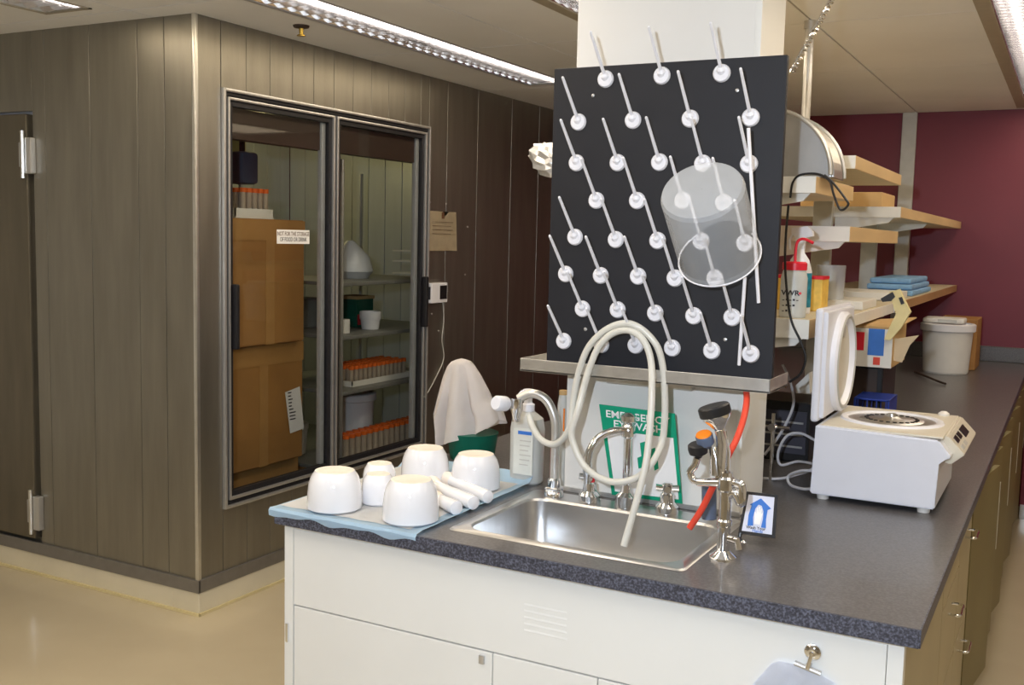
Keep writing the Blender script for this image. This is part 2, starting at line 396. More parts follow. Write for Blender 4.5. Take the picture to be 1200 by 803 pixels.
# ---- glass doors
def ring(bm, y0, y1, z0, z1, wdt, x0, x1, bev=.002):
    bx(bm, x0, x1, y0, y0+wdt, z0, z1, bev); bx(bm, x0, x1, y1-wdt, y1, z0, z1, bev)
    bx(bm, x0, x1, y0+wdt, y1-wdt, z0, z0+wdt, bev); bx(bm, x0, x1, y0+wdt, y1-wdt, z1-wdt, z1, bev); return bm
obj('door_surround', ring(bmesh.new(), gy0, gy1, gz0, gz1, .014, CX-.06, CX+.016), M['alu'], cr_, label='thin bright metal surround')
obj('door_gasket', ring(bmesh.new(), gy0+.014, gy1-.014, gz0+.014, gz1-.014, .016, CX-.06, CX+.004), M['rubber'], cr_)
ym = 4.045
obj('mullion', box(CX-.07, CX-.004, ym-.03, ym+.03, gz0+.03, gz1-.03, .003), M['mullion'], cr_)
for a, b, lab in ((gy0+.03, ym-.008, 'left'), (ym+.008, gy1-.03, 'right')):
    dd = obj('glass_door', ring(bmesh.new(), a, b, gz0+.034, gz1-.034, .012, CX-.03, CX+.012), M['alu'], cr_, label='framed glass door')
    obj('inner_frame', ring(bmesh.new(), a+.012, b-.012, gz0+.046, gz1-.046, .024, CX-.03, CX+.0), M['rubber'], dd)
    obj('glass_pane', box(CX-.016, CX-.012, a+.03, b-.03, gz0+.07, gz1-.07), M['glass'], dd, None)
    obj('inner_rail', box(CX-.045, CX-.018, b-.068, b-.038, gz0+.07, gz1-.07, .004), M['rail'], dd)
    hy = a+.03 if lab == 'left' else b-.012
    obj('handle', box(CX+.0, CX+.035, hy-.010, hy+.012, 1.12, 1.40, .006), M['rubber'], dd)
obj('header', box(CX-.09, CX-.03, gy0+.03, gy1-.03, gz1-.20, gz1-.07), M['darkthing'], cr_)
# sticker on the glass
p0 = at(325, 269, X=CX-.008); p1 = at(363, 286, X=CX-.008)
st = thing('warning_sticker', 'small white lettered sticker stuck on the left glass door', 'sticker', (CX-.008, (p0.y+p1.y)/2, p1.z))
obj('backing', box(CX-.0115, CX-.0105, p0.y, p1.y, p1.z, p0.z), M['paperwhite'], st)
cy_ = (p0.y+p1.y)/2; hh = (p0.z-p1.z)
text('lettering', 'NOT FOR THE STORAGE', hh*.42, (CX-.0103, cy_, p0.z-hh*.3), (0,1,0), (0,0,1), M['inkbr'], st, .01, sx=.74)
text('lettering', 'OF FOOD OR DRINK', hh*.42, (CX-.0103, cy_, p0.z-hh*.7), (0,1,0), (0,0,1), M['ink'], st, .01, sx=.74)
# note paper and control box on the steel wall
a = at(502, 247, X=CX+.004); b = at(534, 294, X=CX+.004)
n_ = thing('note_sheet', 'aged cream note sheet pinned to the steel wall beside the glass doors', 'note', (CX, (a.y+b.y)/2, b.z))
bm = bmesh.new(); rows = 6
g = [[bm.verts.new((CX+.003+.012*abs((j/4-.5))**2*((rows-i)/rows)*3, a.y+(b.y-a.y)*j/4, b.z+(a.z-b.z)*i/rows)) for j in range(5)] for i in range(rows+1)]
for i in range(rows):
    for j in range(4): bm.faces.new((g[i][j], g[i][j+1], g[i+1][j+1], g[i+1][j]))
bmesh.ops.solidify(bm, geom=bm.faces[:], thickness=.001)
obj('paper', bm, M['note'], n_)
obj('clip', box(CX, CX+.016, (a.y+b.y)/2-.008, (a.y+b.y)/2+.002, a.z-.04, a.z-.005, .002), M['inkbr'], n_)
for k in range(4):
    zz = a.z-.06-.022*k; obj('pen_line', box(CX+.006, CX+.0075, a.y+.04, b.y-.04-.02*(k % 2), zz, zz+.002), M['inkbr'], n_)
a = at(502, 332, X=CX+.02); b = at(520, 354, X=CX+.02)
t_ = thing('control_box', 'small white thermostat box on the steel wall below the note', 'control box', (CX, (a.y+b.y)/2, b.z))
obj('housing', box(CX, CX+.045, a.y, b.y, b.z, a.z, .004), M['whitep'], t_); obj('dial_window', box(CX+.045, CX+.047, (a.y+b.y)/2, b.y-.01, b.z+.02, a.z-.015), M['blackp'], t_)
obj('side_slot', box(CX+.01, CX+.035, a.y-.001, a.y+.002, b.z+.02, a.z-.02), M['ink'], t_)
pts = [at(x_, y_, X=CX+.006) for x_, y_ in ((519, 353), (520, 375), (518, 398), (520, 420), (512, 440), (500, 462), (494, 466))]
for p in pts: p.x = CX+.006
tag(obj('sensor_cable', cord(bmesh.new(), pts, .0035), M['post']), 'thin pale cable hanging from the control box on the steel wall', 'cable')
for (x_, y_) in ((504,237),(523,239),(548,266),(545,322),(506,368),(514,388)):
    p = at(x_, y_, X=CX); obj('screw_head', lathe(bmesh.new(), [(.006,0),(.005,.003),(.001,.004)], (CX, p.y, p.z), (1,0,0), 10), M['alu'], cr_)
# sprinkler
sp = at(353, 30, Z=CZ); s = thing('sprinkler', 'small sprinkler head on the ceiling near the cold room', 'sprinkler', (sp.x, sp.y, CZ-.05))
obj('plate', lathe(bmesh.new(), [(.035,0),(.032,-.008),(.012,-.012)], (sp.x, sp.y, CZ), n=20), M['darkthing'], s)
obj('nozzle', lathe(bmesh.new(), [(.010,-.01),(.008,-.035),(.018,-.04),(.018,-.043)], (sp.x, sp.y, CZ), n=14), M['brass'], s)
# ================================================================ INSIDE THE COLD ROOM
def carton(label, x0, x1, y0, y1, z0, z1):
    t = thing('carton', label, 'cardboard box', ((x0+x1)/2, (y0+y1)/2, z0), 'cartons in the cold room')
    bm = box(x0, x1, y0, y1, z0, z1, .006); obj('body', bm, M['card'], t)
    bm = bmesh.new(); bx(bm, x0-.002, x1+.003, y0-.002, y1+.002, z1-.10, z1-.004); obj('lid_flap', bm, M['cardtape'], t)
    obj('tape', box(x1-.001, x1+.0025, (y0+y1)/2-.03, (y0+y1)/2+.03, z0, z1-.1), M['cardtape'], t); return t
carton('tall carton on top of the stack, tubes in a white rack on it', -3.95, -3.36, 3.56, 4.06, 1.09, 1.685)
c2 = carton('middle carton of the stack with a white shipping label', -3.95, -3.40, 3.52, 4.10, .49, 1.085)
carton('lowest carton of the stack, standing on the cold room floor', -3.95, -3.45, 3.50, 4.12, .13, .485)
a = at(334, 455, X=-3.395); b = at(357, 505, X=-3.395)
la = thing('shipping_label', 'white printed shipping label tilted on the middle carton', 'label', (-3.395, (a.y+b.y)/2, b.z))
bm = bmesh.new(); q = [at(334,460,X=-3.396), at(351,453,X=-3.396), at(356,502,X=-3.396), at(340,508,X=-3.396)]
prism(bm, [Vector((-3.396, p.y, p.z)) for p in q], (.0015, 0, 0)); obj('sheet', bm, M['paperwhite'], la, None)
bm = bmesh.new()
for k in range(9):
    z = a.z-.03-k*.017; yy = a.y+.02+k*.002; bx(bm, -3.3944, -3.3938, yy, yy+.02+.03*random.random(), z, z+.006)
pr_ = obj('print', bm, M['ink'], la); pr_['kind'] = 'stuff'
def make_tube(name, label, r, h, group, body):
    t = thing(name, label, 'tube', (0,0,0), group)
    obj('body', lathe(bmesh.new(), [(.002,0),(r,.018),(r,h)], n=10), body, t); obj('cap', lathe(bmesh.new(), [(r*1.18,h-.004),(r*1.18,h+.016)], n=10), M['orange'], t); return t
def rack(label, x0, x1, y0, y1, z, h=.04, m='white'):
    t = thing('tube_rack', label, 'rack', ((x0+x1)/2, (y0+y1)/2, z))
    bm = bmesh.new(); bx(bm, x0, x1, y0, y1, z, z+.008); ring2 = [(x0, x1, y0, y0+.006), (x0, x1, y1-.006, y1), (x0, x0+.006, y0, y1), (x1-.006, x1, y0, y1)]
    for q in ring2: bx(bm, *q, z+.008, z+h)
    obj('tray', bm, M[m], t); return t
ORD = ['first', 'second', 'third', 'fourth', 'fifth', 'sixth', 'seventh', 'eighth', 'ninth', 'tenth', 'eleventh', 'twelfth', '13th', '14th', '15th', '16th', '17th', '18th']
ROWS = {2: ['back', 'front'], 4: ['back', 'third', 'second', 'front'], 3: ['back', 'middle', 'front'], 5: ['back', 'fourth', 'middle', 'second', 'front']}
def fill(proto_name, label, r, h, x0, x1, y0, y1, z, nx, ny, group, body):
    pr = None
    for i in range(nx):
        for j in range(ny):
            p = (x0+(x1-x0)*(i+.5)/nx, y0+(y1-y0)*(j+.5)/ny, z)
            lb_ = label % (ORD[j], ROWS[nx][i])
            if pr is None: pr = make_tube(proto_name, lb_, r, h, group, body); pr.location = p
            else: dup(pr, p, lb_)
rack('white tube rack on top of the tall carton', -3.53, -3.38, 3.60, 3.86, 1.686, .045)
fill('centrifuge_tube', 'orange-capped tube on the tall carton, %s from left in the %s row', .014, .115, -3.525, -3.385, 3.66, 3.85, 1.695, 3, 5, 'tubes on the tall carton', M['tubebody'])
su = thing('shelving_unit', 'dark metal shelving inside the cold room behind the right glass door', 'shelf unit', (-3.6, 4.7, .13))
for z in (.375, .785, 1.075, 1.355): obj('shelf', box(-3.98, -3.30, 4.30, 5.35, z, z+.02, .003), M['shelfdk'], su)
for x_ in (-3.98, -3.30):
    for y_ in (4.28, 5.36): obj('post', tube(bmesh.new(), [(x_, y_, .13), (x_, y_, 2.0)], .012, 8), M['alu'], su)
rack('white tube rack on the bottom shelf of the cold room shelving', -3.44, -3.32, 4.36, 5.12, .396, .05)
fill('centrifuge_tube', 'orange-capped tube on the bottom cold room shelf, %s from left in the %s row', .017, .135, -3.435, -3.325, 4.37, 5.11, .405, 2, 14, 'tubes on the bottom shelf', M['tubebody'])
rack('white tube rack on the second shelf of the cold room shelving', -3.58, -3.36, 4.46, 5.02, .806, .03)
fill('sample_tube', 'short orange-capped tube on the second cold room shelf, %s from left, %s row', .013, .085, -3.575, -3.365, 4.47, 5.01, .814, 4, 13, 'tubes on the second shelf', M['tubebody'])
def bucket(name, label, x, y, z, r, h, mb, ml, cat='bucket'):
    t = thing(name, label, cat, (x, y, z))
    obj('body', lathe(bmesh.new(), [(r*.86,0),(r*.9,.01),(r,h-.04),(r,h-.012)], (x,y,z)), mb, t)
    l_ = obj('lid', lathe(bmesh.new(), [(r*1.06,h-.045),(r*1.1,h-.04),(r*1.1,h-.005),(r*1.04,h),(r*.95,h),(r*.94,h-.008),(.001,h-.008)], (x,y,z)), ml, t); return t
bucket('lidded_bucket', 'white lidded bucket behind the tubes on the bottom cold room shelf', -3.60, 4.78, .396, .125, .325, M['whitep'], M['whitep'])
bucket('small_tub', 'small white tub on the third cold room shelf', -3.45, 4.74, 1.096, .055, .10, M['whitep'], M['whitep'], 'tub')
bx0 = thing('printed_carton', 'small red and green printed box behind the small white tub', 'box', (-3.62, 4.83, 1.096))
obj('body', box(-3.70,-3.56,4.76,4.92,1.096,1.27,.003), M['green'], bx0); obj('red_panel', box(-3.561,-3.5585,4.77,4.84,1.11,1.17), M['red'], bx0); obj('top_flap', box(-3.70,-3.555,4.757,4.925,1.255,1.273), M['cardlt'], bx0)
for k, y_ in enumerate((4.42, 4.48)):
    for j in range(4-k):
        tag(obj('petri_dish', lathe(bmesh.new(), [(.045,0),(.045,.018),(.001,.018)], (-3.42-k*.1, y_+.02, 1.097+.0185*j), n=18), M['offwhite']), 'round dish, %s from the bottom of the %s dish pile in the cold room' % (ORD[j], 'taller' if k == 0 else 'lower'), 'dish', 'dishes on the third cold room shelf')
tag(obj('foam_box', box(-3.90,-3.72,4.42,4.70,1.096,1.26,.01), M['shelfdk']), 'grey box at the back of the third cold room shelf', 'box')
tag(obj('plastic_bag', lathe(bmesh.new(), [(.10,0),(.13,.04),(.11,.12),(.05,.18),(.02,.21)], (-3.6,4.75,1.376), n=18), M['inwall']), 'pale crumpled plastic bag on the top cold room shelf', 'bag')
rk = thing('wire_stand', 'small white wire stand at the right of the top cold room shelf', 'stand', (-3.42, 5.1, 1.376))
for z in (1.40, 1.47, 1.53): obj('tier', box(-3.50,-3.35,5.02,5.18,z,z+.008), M['white'], rk)
obj('rod', tube(bmesh.new(), [(-3.42,5.1,1.376),(-3.42,5.1,1.56)], .006, 8), M['white'], rk)
tag(obj('low_carton', box(-3.95,-3.50,4.34,4.75,.14,.372,.006), M['card']), 'low brown carton under the cold room shelving', 'cardboard box')
tag(obj('yellowed_tub', lathe(bmesh.new(), [(.09,0),(.10,.13),(.105,.14),(.105,.17),(.001,.17)], (-3.80,4.47,.396), n=20), M['offwhite']), 'yellowed round tub at the left of the bottom cold room shelf', 'tub')
pu = thing('pump_motor', 'dark hanging motor box at the upper left inside the cold room', 'motor', (-3.7, 3.95, 1.9))
obj('body', box(-3.76,-3.64,3.93,4.05,1.86,2.02,.02), M['bluetub'], pu); obj('bracket', box(-3.71,-3.69,3.98,4.0,2.02,2.35), M['darkthing'], pu)
obj('conduit', box(-3.80,-3.76,3.90,3.95,1.69,2.35), M['darkthing'], pu)
# ================================================================ ISLAND BENCH
BX0, BX1, BY0 = -1.775, -.208, 2.033; BZ = .914
SX0, SX1, SY0, SY1 = -1.305, -.70, 2.115, 2.595       # sink rim
wt = thing('bench_worktop', 'dark grey speckled laminate worktop running back to the maroon wall', 'worktop', (-1, 4.6, .877))
CUT = (SX0+.02, SX1-.02, SY0+.02, SY1-.01)
bm = bmesh.new()
for (a, b, c, d) in minus((BX0, BX1, BY0, RW), [CUT]): bx(bm, a, b, c, d, .879, BZ)
obj('slab', bm, M['counter'], wt)
bm = bmesh.new(); bx(bm, BX0, BX1, BY0-.003, BY0, .877, BZ-.001); bx(bm, BX1, BX1+.003, BY0, RW, .877, BZ-.001); bx(bm, BX0-.003, BX0, BY0, RW, .877, BZ-.001)
obj('edge_band', bm, M['cedge'], wt, label='blue-grey speckled edge band')
obj('upstand', box(BX0, 1.6, RW-.025, RW, BZ, 1.01, .004), M['counter'], wt)
# wall bench on the right of the maroon wall
wb = thing('wall_bench', 'maroon base cabinet under a dark top against the maroon wall', 'cabinet', (.6, 7.0, 0))
obj('top', box(-.20, 1.6, 6.80, RW-.03, .88, BZ, .003), M['counter'], wb)
obj('body', box(-.19, 1.6, 6.86, RW-.03, .10, .88), M['maroon'], wb)
for k in range(3):
    dd = obj('door', box(-.17+.5*k, .31+.5*k, 6.845, 6.86, .13, .87, .003), M['maroon'], wb)
    obj('handle', cord(bmesh.new(), [(-.12+.5*k,6.845,.56),(-.12+.5*k,6.81,.57),(-.12+.5*k,6.81,.70),(-.12+.5*k,6.845,.71)], .006), M['alu'], dd)
obj('plinth', box(-.19, 1.6, 6.90, RW-.03, 0, .10), M['alu'], wb)
# front cabinet
F0 = 2.062; cabx0, cabx1 = -1.768, -.236
fc = thing('sink_cabinet', 'cream painted sink cabinet facing front with louvres and flat doors', 'cabinet', (-1, 2.35, 0))
bm = bmesh.new(); bx(bm, cabx0, cabx1, F0+.012, F0+.03, 0.0, .877); bx(bm, cabx0, cabx0+.02, F0+.03, 2.66, 0, .877)
obj('carcass', bm, M['cab'], fc)
bm = bmesh.new(); bx(bm, cabx0, cabx1, F0, F0+.012, .862, .877); bx(bm, cabx0, cabx0+.028, F0, F0+.012, 0, .862); bx(bm, cabx1-.030, cabx1, F0, F0+.012, 0, .862)
obj('face_frame', bm, M['cab'], fc)
ptop, pbot = .8605, .658
obj('apron_panel', box(cabx0+.0295, cabx1-.0315, F0+.001, F0+.012, pbot, ptop, .0015), M['cab'], fc)
xa, xb = cabx0+.0295, cabx1-.0315
xs1 = at(577, 770, Y=F0).x; xs2 = at(700, 800, Y=F0).x
for k, (a, b) in enumerate(((xa, xs1), (xs1, xs2), (xs2, xs2+.50), (xs2+.50, xb))):
    if b > a+.05:
        dd = obj('door', box(a+.0015, b-.0015, F0+.001, F0+.012, .09, pbot-.004, .0015), M['cab'], fc)
        if k == 0:
            obj('catch', box(b-.035, b-.020, F0-.006, F0+.001, pbot-.034, pbot-.012, .002), M['alu'], dd)
            p = at(337, 741, Y=F0); obj('hinge', box(p.x-.004, p.x+.005, F0-.006, F0+.002, p.z-.026, p.z+.026, .002), M['chrome'], dd)
for k in range(5):
    p = at(614, 709+7.6*k, Y=F0); q = at(664, 709+7.6*k+10, Y=F0)
    bm = bmesh.new(); z = (p.z+q.z)/2
    prism(bm, [Vector((p.x, F0+.0011, z+.004)), Vector((p.x, F0-.0004, z-.001)), Vector((p.x, F0+.0011, z-.002))], (q.x-p.x, 0, 0))
    obj('louvre', bm, M['cab'], fc)
# side cabinets
SXF = -.236
def side_cab(label, y0, y1, m, drawers, name='drawer_cabinet'):
    t = thing(name, label, 'cabinet', (-.5, (y0+y1)/2, 0), 'cabinets along the right side of the island')
    obj('carcass', box(-.75, SXF-.012, y0, y1, .09, .877), m, t); obj('plinth', box(-.75, SXF-.04, y0, y1, 0, .09), M['blackp'], t)
    zs = drawers
    for z0, z1 in zip(zs, zs[1:]):
        dd = obj('drawer', box(SXF-.012, SXF, y0+.003, y1-.003, z0+.003, z1-.003, .002), m, t)
        yc = (y0+y1)/2; zc = z1-.06
        if z1 < .85: obj('handle', cord(bmesh.new(), [(SXF,yc-.05,zc),(SXF+.028,yc-.048,zc),(SXF+.03,yc,zc),(SXF+.028,yc+.048,zc),(SXF,yc+.05,zc)], .004, 8, 5), M['chrome'], dd)
    return t
side_cab('olive-tan drawer cabinet nearest the front corner of the island', 2.80, 3.25, M['olive'], [.09, .44, .70, .875])
side_cab('second olive-tan drawer cabinet from the front corner of the island', 3.25, 3.64, M['olive'], [.09, .45, .81, .875])
bm = box(cabx1-.2, SXF, 2.092, 2.795, .0, .877); o = obj('end_panel', bm, M['olive'], fc)
names = ['nearest', 'second', 'third', 'farthest']
for k, y0 in enumerate((3.66, 4.46, 5.26, 6.06)):
    t = thing('base_cabinet', 'dark olive base cabinet with a door slightly ajar, %s of four along the aisle' % names[k], 'cabinet', (-.5, y0+.4, 0), 'cabinets with doors ajar along the aisle')
    obj('carcass', box(-.75, SXF-.02, y0, y0+.79, .09, .877), M['olivedk'], t); obj('plinth', box(-.75, SXF-.03, y0, y0+.79, 0, .09), M['blackp'], t)
    for j in range(2):
        ya = y0+.005+.395*j; bm = box(0, .018, 0, .385, .11, .86, .002)
        bmesh.ops.rotate(bm, verts=bm.verts, cent=(0,0,0), matrix=Matrix.Rotation(-.13+.03*j, 3, 'Z')); bmesh.ops.translate(bm, verts=bm.verts, vec=(SXF-.016, ya, 0))
        dd = obj('door', bm, M['olivedk'], t)
        obj('pull_strip', box(SXF+.03, SXF+.042, ya+.37, ya+.384, .45, .72, .002), M['post'], dd)
# ---------------------------------------------------------------- sink
sk = thing('sink', 'rectangular stainless steel sink set in the front of the worktop', 'sink', (-1, 2.35, BZ))
def rr(x0, x1, y0, y1, r, z, n=6):
    pts = []
    for cx, cy, a0 in ((x1-r, y1-r, 0), (x0+r, y1-r, 90), (x0+r, y0+r, 180), (x1-r, y0+r, 270)):
        for k in range(n+1): a = math.radians(a0+90*k/n); pts.append(Vector((cx+r*math.cos(a), cy+r*math.sin(a), z)))
    return pts
bm = bmesh.new()
IXa, IXb, IYa, IYb = SX0+.035, SX1-.035, SY0+.03, SY1-.09
loops = [rr(SX0, SX1, SY0, SY1, .02, BZ+.0005), rr(SX0+.004, SX1-.004, SY0+.004, SY1-.004, .02, BZ+.004), rr(IXa-.004, IXb+.004, IYa-.004, IYb+.004, .055, BZ+.004),
         rr(IXa, IXb, IYa, IYb, .05, BZ-.002), rr(IXa+.006, IXb-.006, IYa+.006, IYb-.006, .05, BZ-.14), rr(IXa+.035, IXb-.035, IYa+.035, IYb-.035, .03, BZ-.172), rr(IXa+.2, IXb-.2, IYa+.12, IYb-.12, .03, BZ-.18)]
vl = [[bm.verts.new(p) for p in l] for l in loops]
for a, b in zip(vl, vl[1:]):
    for k in range(len(a)): bm.faces.new((a[k], a[(k+1) % len(a)], b[(k+1) % len(a)], b[k]))
bm.faces.new(vl[-1])
so = obj('basin', bm, M['steel'], sk, 50)
obj('drain', lathe(bmesh.new(), [(.04,.0),(.038,.004),(.02,.002),(.001,.002)], (-1.0, 2.31, BZ-.181), n=20), M['chrome'], sk)
RIMZ = BZ+.0045
# ---------------------------------------------------------------- faucets
FYB = SY1-.045
gx, gy = -1.226, FYB-.0
g_ = thing('gooseneck_tap', 'grey gooseneck purified water tap at the left back of the sink', 'tap', (gx, gy, RIMZ))
top = Vector((-1.28, gy-.02, 1.205))
path = [Vector((gx, gy, RIMZ+.02)), Vector((gx, gy, 1.0)), Vector((gx, gy, 1.09)), Vector((gx-.004, gy-.003, 1.14)), Vector((gx-.028, gy-.008, 1.185)), Vector((gx-.068, gy-.015, 1.2)), Vector((gx-.105, gy-.025, 1.183))]
obj('neck', cord(bmesh.new(), path, .0125, 14), M['steel_tray'], g_)
obj('base', lathe(bmesh.new(), [(.028,0),(.026,.01),(.018,.02),(.018,.045),(.0135,.05)], (gx, gy, RIMZ), n=20), M['chrome'], g_)
obj('base_nut', box(gx-.02, gx+.02, gy-.02, gy+.02, RIMZ+.012, RIMZ+.026, .004), M['chrome'], g_)
nz = Vector((gx-.108, gy-.03, 1.150))
obj('valve_body', lathe(bmesh.new(), [(.017,.035),(.017,0),(.012,-.015),(.011,-.03)], nz, n=16), M['chrome'], g_)
obj('white_knob', lathe(bmesh.new(), [(.018,-.02),(.021,-.014),(.021,.02),(.017,.026),(.001,.026)], nz+Vector((-.028,-.035,.022)), (-.25,-1,.15), 20), M['whitep'], g_, label='white round knob')
# milky hose
def hp(lst, Y): return [at(x_, y_, Y=Y if not isinstance(Y, list) else Y[i]) for i, (x_, y_) in enumerate(lst)]
hl = [(620,487),(624,500),(634,515),(648,521),(660,514),(668,500),(671,480),(676,446),(688,410),(708,388),(732,379),(752,386),(770,406),(777,432),(779,460),(779,490),(776,518),(766,540),(752,556),(738,563),(718,565),(697,557),(682,542),(672,520),(670,505),(676,485),(684,454),(692,428),(702,406),(716,392),(732,387),(746,391),(757,404),(763,424),(764,450),(763,482),(760,520),(756,548),(748,580),(739,612),(731,640)]
yy = []
for i in range(len(hl)):
    t = i/(len(hl)-1)
    if i < 6: y = 2.515-.012*i
    elif i < 17: y = 2.46 - .008*max(0, 3-abs(i-10))
    elif i < 26: y = 2.42
    elif i < 34: y = 2.435
    else: y = 2.42 - .012*(i-34)
    yy.append(y)
tag(obj('milky_hose', cord(bmesh.new(), hp(hl, yy), .0088, 12, 6), M['tubing'], None, 60), 'long milky plastic hose looped over the pegs and hanging into the sink', 'hose')
# central mixer faucet
fx, fy = -1.012, FYB
c_ = thing('mixer_faucet', 'chrome laboratory faucet in the middle of the sink back', 'faucet', (fx, fy, RIMZ))
obj('base', lathe(bmesh.new(), [(.030,0),(.028,.03),(.016,.04),(.013,.06)], (fx, fy, RIMZ), n=22), M['chrome'], c_)
obj('riser', tube(bmesh.new(), [(fx, fy, RIMZ+.04), (fx, fy, 1.155)], .0115, 14), M['chrome'], c_)
obj('top_fitting', lathe(bmesh.new(), [(.013,-.05),(.019,-.045),(.019,-.02),(.014,-.012),(.022,-.004),(.022,.010),(.010,.018),(.001,.019)], (fx, fy, 1.155), n=20), M['chrome'], c_)
sp_ = [Vector((fx, fy, 1.125)), Vector((fx-.03, fy-.03, 1.125)), Vector((fx-.06, fy-.055, 1.108)), Vector((fx-.078, fy-.07, 1.075)), Vector((fx-.082, fy-.075, 1.04))]
obj('spout', cord(bmesh.new(), sp_, .0105, 14), M['chrome'], c_)
obj('outlet', lathe(bmesh.new(), [(.012,0),(.013,-.02),(.009,-.04),(.008,-.055)], sp_[-1], n=16), M['chrome'], c_)
def cross_handle(name, label, x, y, capm):
    t = thing(name, label, 'tap handle', (x, y, RIMZ))
    obj('base', lathe(bmesh.new(), [(.030,0),(.030,.018),(.024,.026),(.020,.03),(.018,.05),(.012,.055)], (x,y,RIMZ), n=22), M['chrome'], t)
    bm = bmesh.new()
    for a in (.35, .35+PI/2):
        dx, dy = .030*math.cos(a), .030*math.sin(a); tube(bm, [(x-dx,y-dy,RIMZ+.068),(x,y,RIMZ+.066),(x+dx,y+dy,RIMZ+.068)], .007, 10, radii=[.009,.0065,.009])
    obj('cross', bm, M['chrome'], t); obj('cap', lathe(bmesh.new(), [(.013,.05),(.014,.076),(.009,.081),(.001,.081)], (x,y,RIMZ), n=16), capm, t); return t
cross_handle('cross_handle', 'chrome cross handle with a red cap left of the faucet', -1.118, FYB, M['red'])
cross_handle('cross_handle', 'chrome cross handle right of the faucet', -.897, FYB, M['chrome'])
# ---------------------------------------------------------------- column, tray, pegboard
KX0, KX1, KY0, KY1 = -1.235, -.73, 2.632, 2.86
co = thing('service_column', 'cream boxed column rising from the worktop to the ceiling', 'column', (-.98, 2.74, BZ))
obj('casing', box(KX0, KX1, KY0, KY1, BZ+.001, CZ-.001, .004), M['wallcream'], co)
obj('edge_strip', box(KX1-.014, KX1+.003, KY0-.003, KY1, BZ+.001, CZ-.001, .002), M['cab'], co)
obj('foot_seal', box(KX0-.004, KX1+.006, KY0-.006, KY0, BZ+.001, BZ+.014), M['alu'], co)
TY0, TY1, TX0, TX1 = 2.455, 2.632, -1.293, -.618
dt = thing('drip_tray', 'stainless drip tray under the black peg board', 'tray', (-.95, 2.54, 1.275))
bm = bmesh.new(); bx(bm, TX0, TX1, TY0, TY1, 1.272, 1.276); bx(bm, TX0, TX1, TY0, TY0+.003, 1.272, 1.306, .001); bx(bm, TX0, TX0+.003, TY0, TY1, 1.272, 1.306, .001); bx(bm, TX1-.003, TX1, TY0, TY1, 1.272, 1.306, .001)
obj('trough', bm, M['steel_tray'], dt)
obj('bracket', box(-1.1, -.86, 2.60, 2.632, 1.24, 1.272), M['steel_tray'], dt)
PBX0, PBX1, PBZ0, PBZ1 = -1.236, -.626, 1.290, 2.071; PY = 2.50
pb = thing('drying_rack', 'black peg board drying rack with white pegs on the cream column', 'drying rack', (-.93, PY, PBZ0))
obj('board', box(PBX0, PBX1, PY, PY+.018, PBZ0, PBZ1, .002), M['board'], pb)
bm = bmesh.new()
for x_ in (-1.1, -.82): bx(bm, x_-.02, x_+.02, PY+.018, KY0, 1.45, 1.5); bx(bm, x_-.02, x_+.02, PY+.018, KY0, 1.92, 1.97)
obj('standoff', bm, M['blackp'], pb)
pegs = [(-1.088,2.037),(-.936,2.038),(-.783,2.036),(-1.161,1.931),(-1.009,1.931),(-.858,1.93),(-.707,1.928),(-1.163,1.826),(-1.047,1.825),(-.934,1.825),(-.821,1.82),(-.706,1.818),(-1.103,1.729),(-.99,1.729),(-.869,1.73),(-.764,1.725),(-1.161,1.633),(-1.045,1.629),(-.931,1.629),(-.817,1.63),(-.707,1.628),(-1.185,1.535),(-1.084,1.535),(-.98,1.537),(-.881,1.536),(-.778,1.54),(-1.133,1.445),(-1.033,1.448),(-.93,1.445),(-.828,1.444),(-.73,1.446),(-1.185,1.356),(-1.076,1.354),(-.98,1.359),(-.881,1.359),(-.778,1.36),(-.68,1.359)]
PD = Vector((0, -math.cos(math.radians(44)), math.sin(math.radians(44))))
p0 = None
for (x_, z_) in pegs:
    if p0 is None:
        o0 = Vector((x_, PY, z_)); q = o0+PD*.145
        p0 = obj('peg', tube(bmesh.new(), [o0+PD*.005, o0+PD*.02, q-PD*.003, q], .004, 10, radii=[.006,.0045,.0036,.0025]), M['whitep'], pb)
        bm = lathe(bmesh.new(), [(.022,0),(.022,.003),(.019,.0075),(.001,.009)], o0, (0,-1,0), 24)
        lathe(bm, [(.012,-.006),(.0115,.008),(.006,.015)], o0+Vector((0,-.002,.004)), PD, 14)
        b0 = obj('peg_base', bm, M['whitep'], p0); first = (x_, z_)
    else:
        c = p0.copy(); C.objects.link(c); c.parent = pb; c.location = p0.location + Vector((x_-first[0], 0, z_-first[1]))
        e = b0.copy(); C.objects.link(e); e.parent = c
for (x_, y_) in ((695,112),(864,106),(686,386),(850,398)):
    p = at(x_, y_, Y=PY); obj('screw', lathe(bmesh.new(), [(.005,0),(.004,.002),(.001,.003)], p, (0,-1,0), 10), M['alu'], pb)
# hanging translucent jar, mouth toward the board
jb = Vector((-.822, 2.485, 1.655)); J1 = at(843, 300, Y=2.448)
jr, jl = .099, .218
jr_t = thing('plastic_jar', 'large translucent plastic jar hung upside down on the drying pegs', 'jar', J1)
obj('wall', lathe(bmesh.new(), [(jr,0),(jr,.012),(jr*.985,.015),(jr*.975,jl-.012),(jr*.93,jl-.002),(jr*.85,jl),(.001,jl)], J1, PD, 48, False), M['jar'], jr_t)
bm = bmesh.new(); u, v = frame_for(PD); ringp = [J1+(u*math.cos(a)+v*math.sin(a))*jr for a in (2*PI*k/48 for k in range(49))]
tube(bm, ringp, .0022, 6, False); obj('rim', bm, M['whitep'], jr_t)
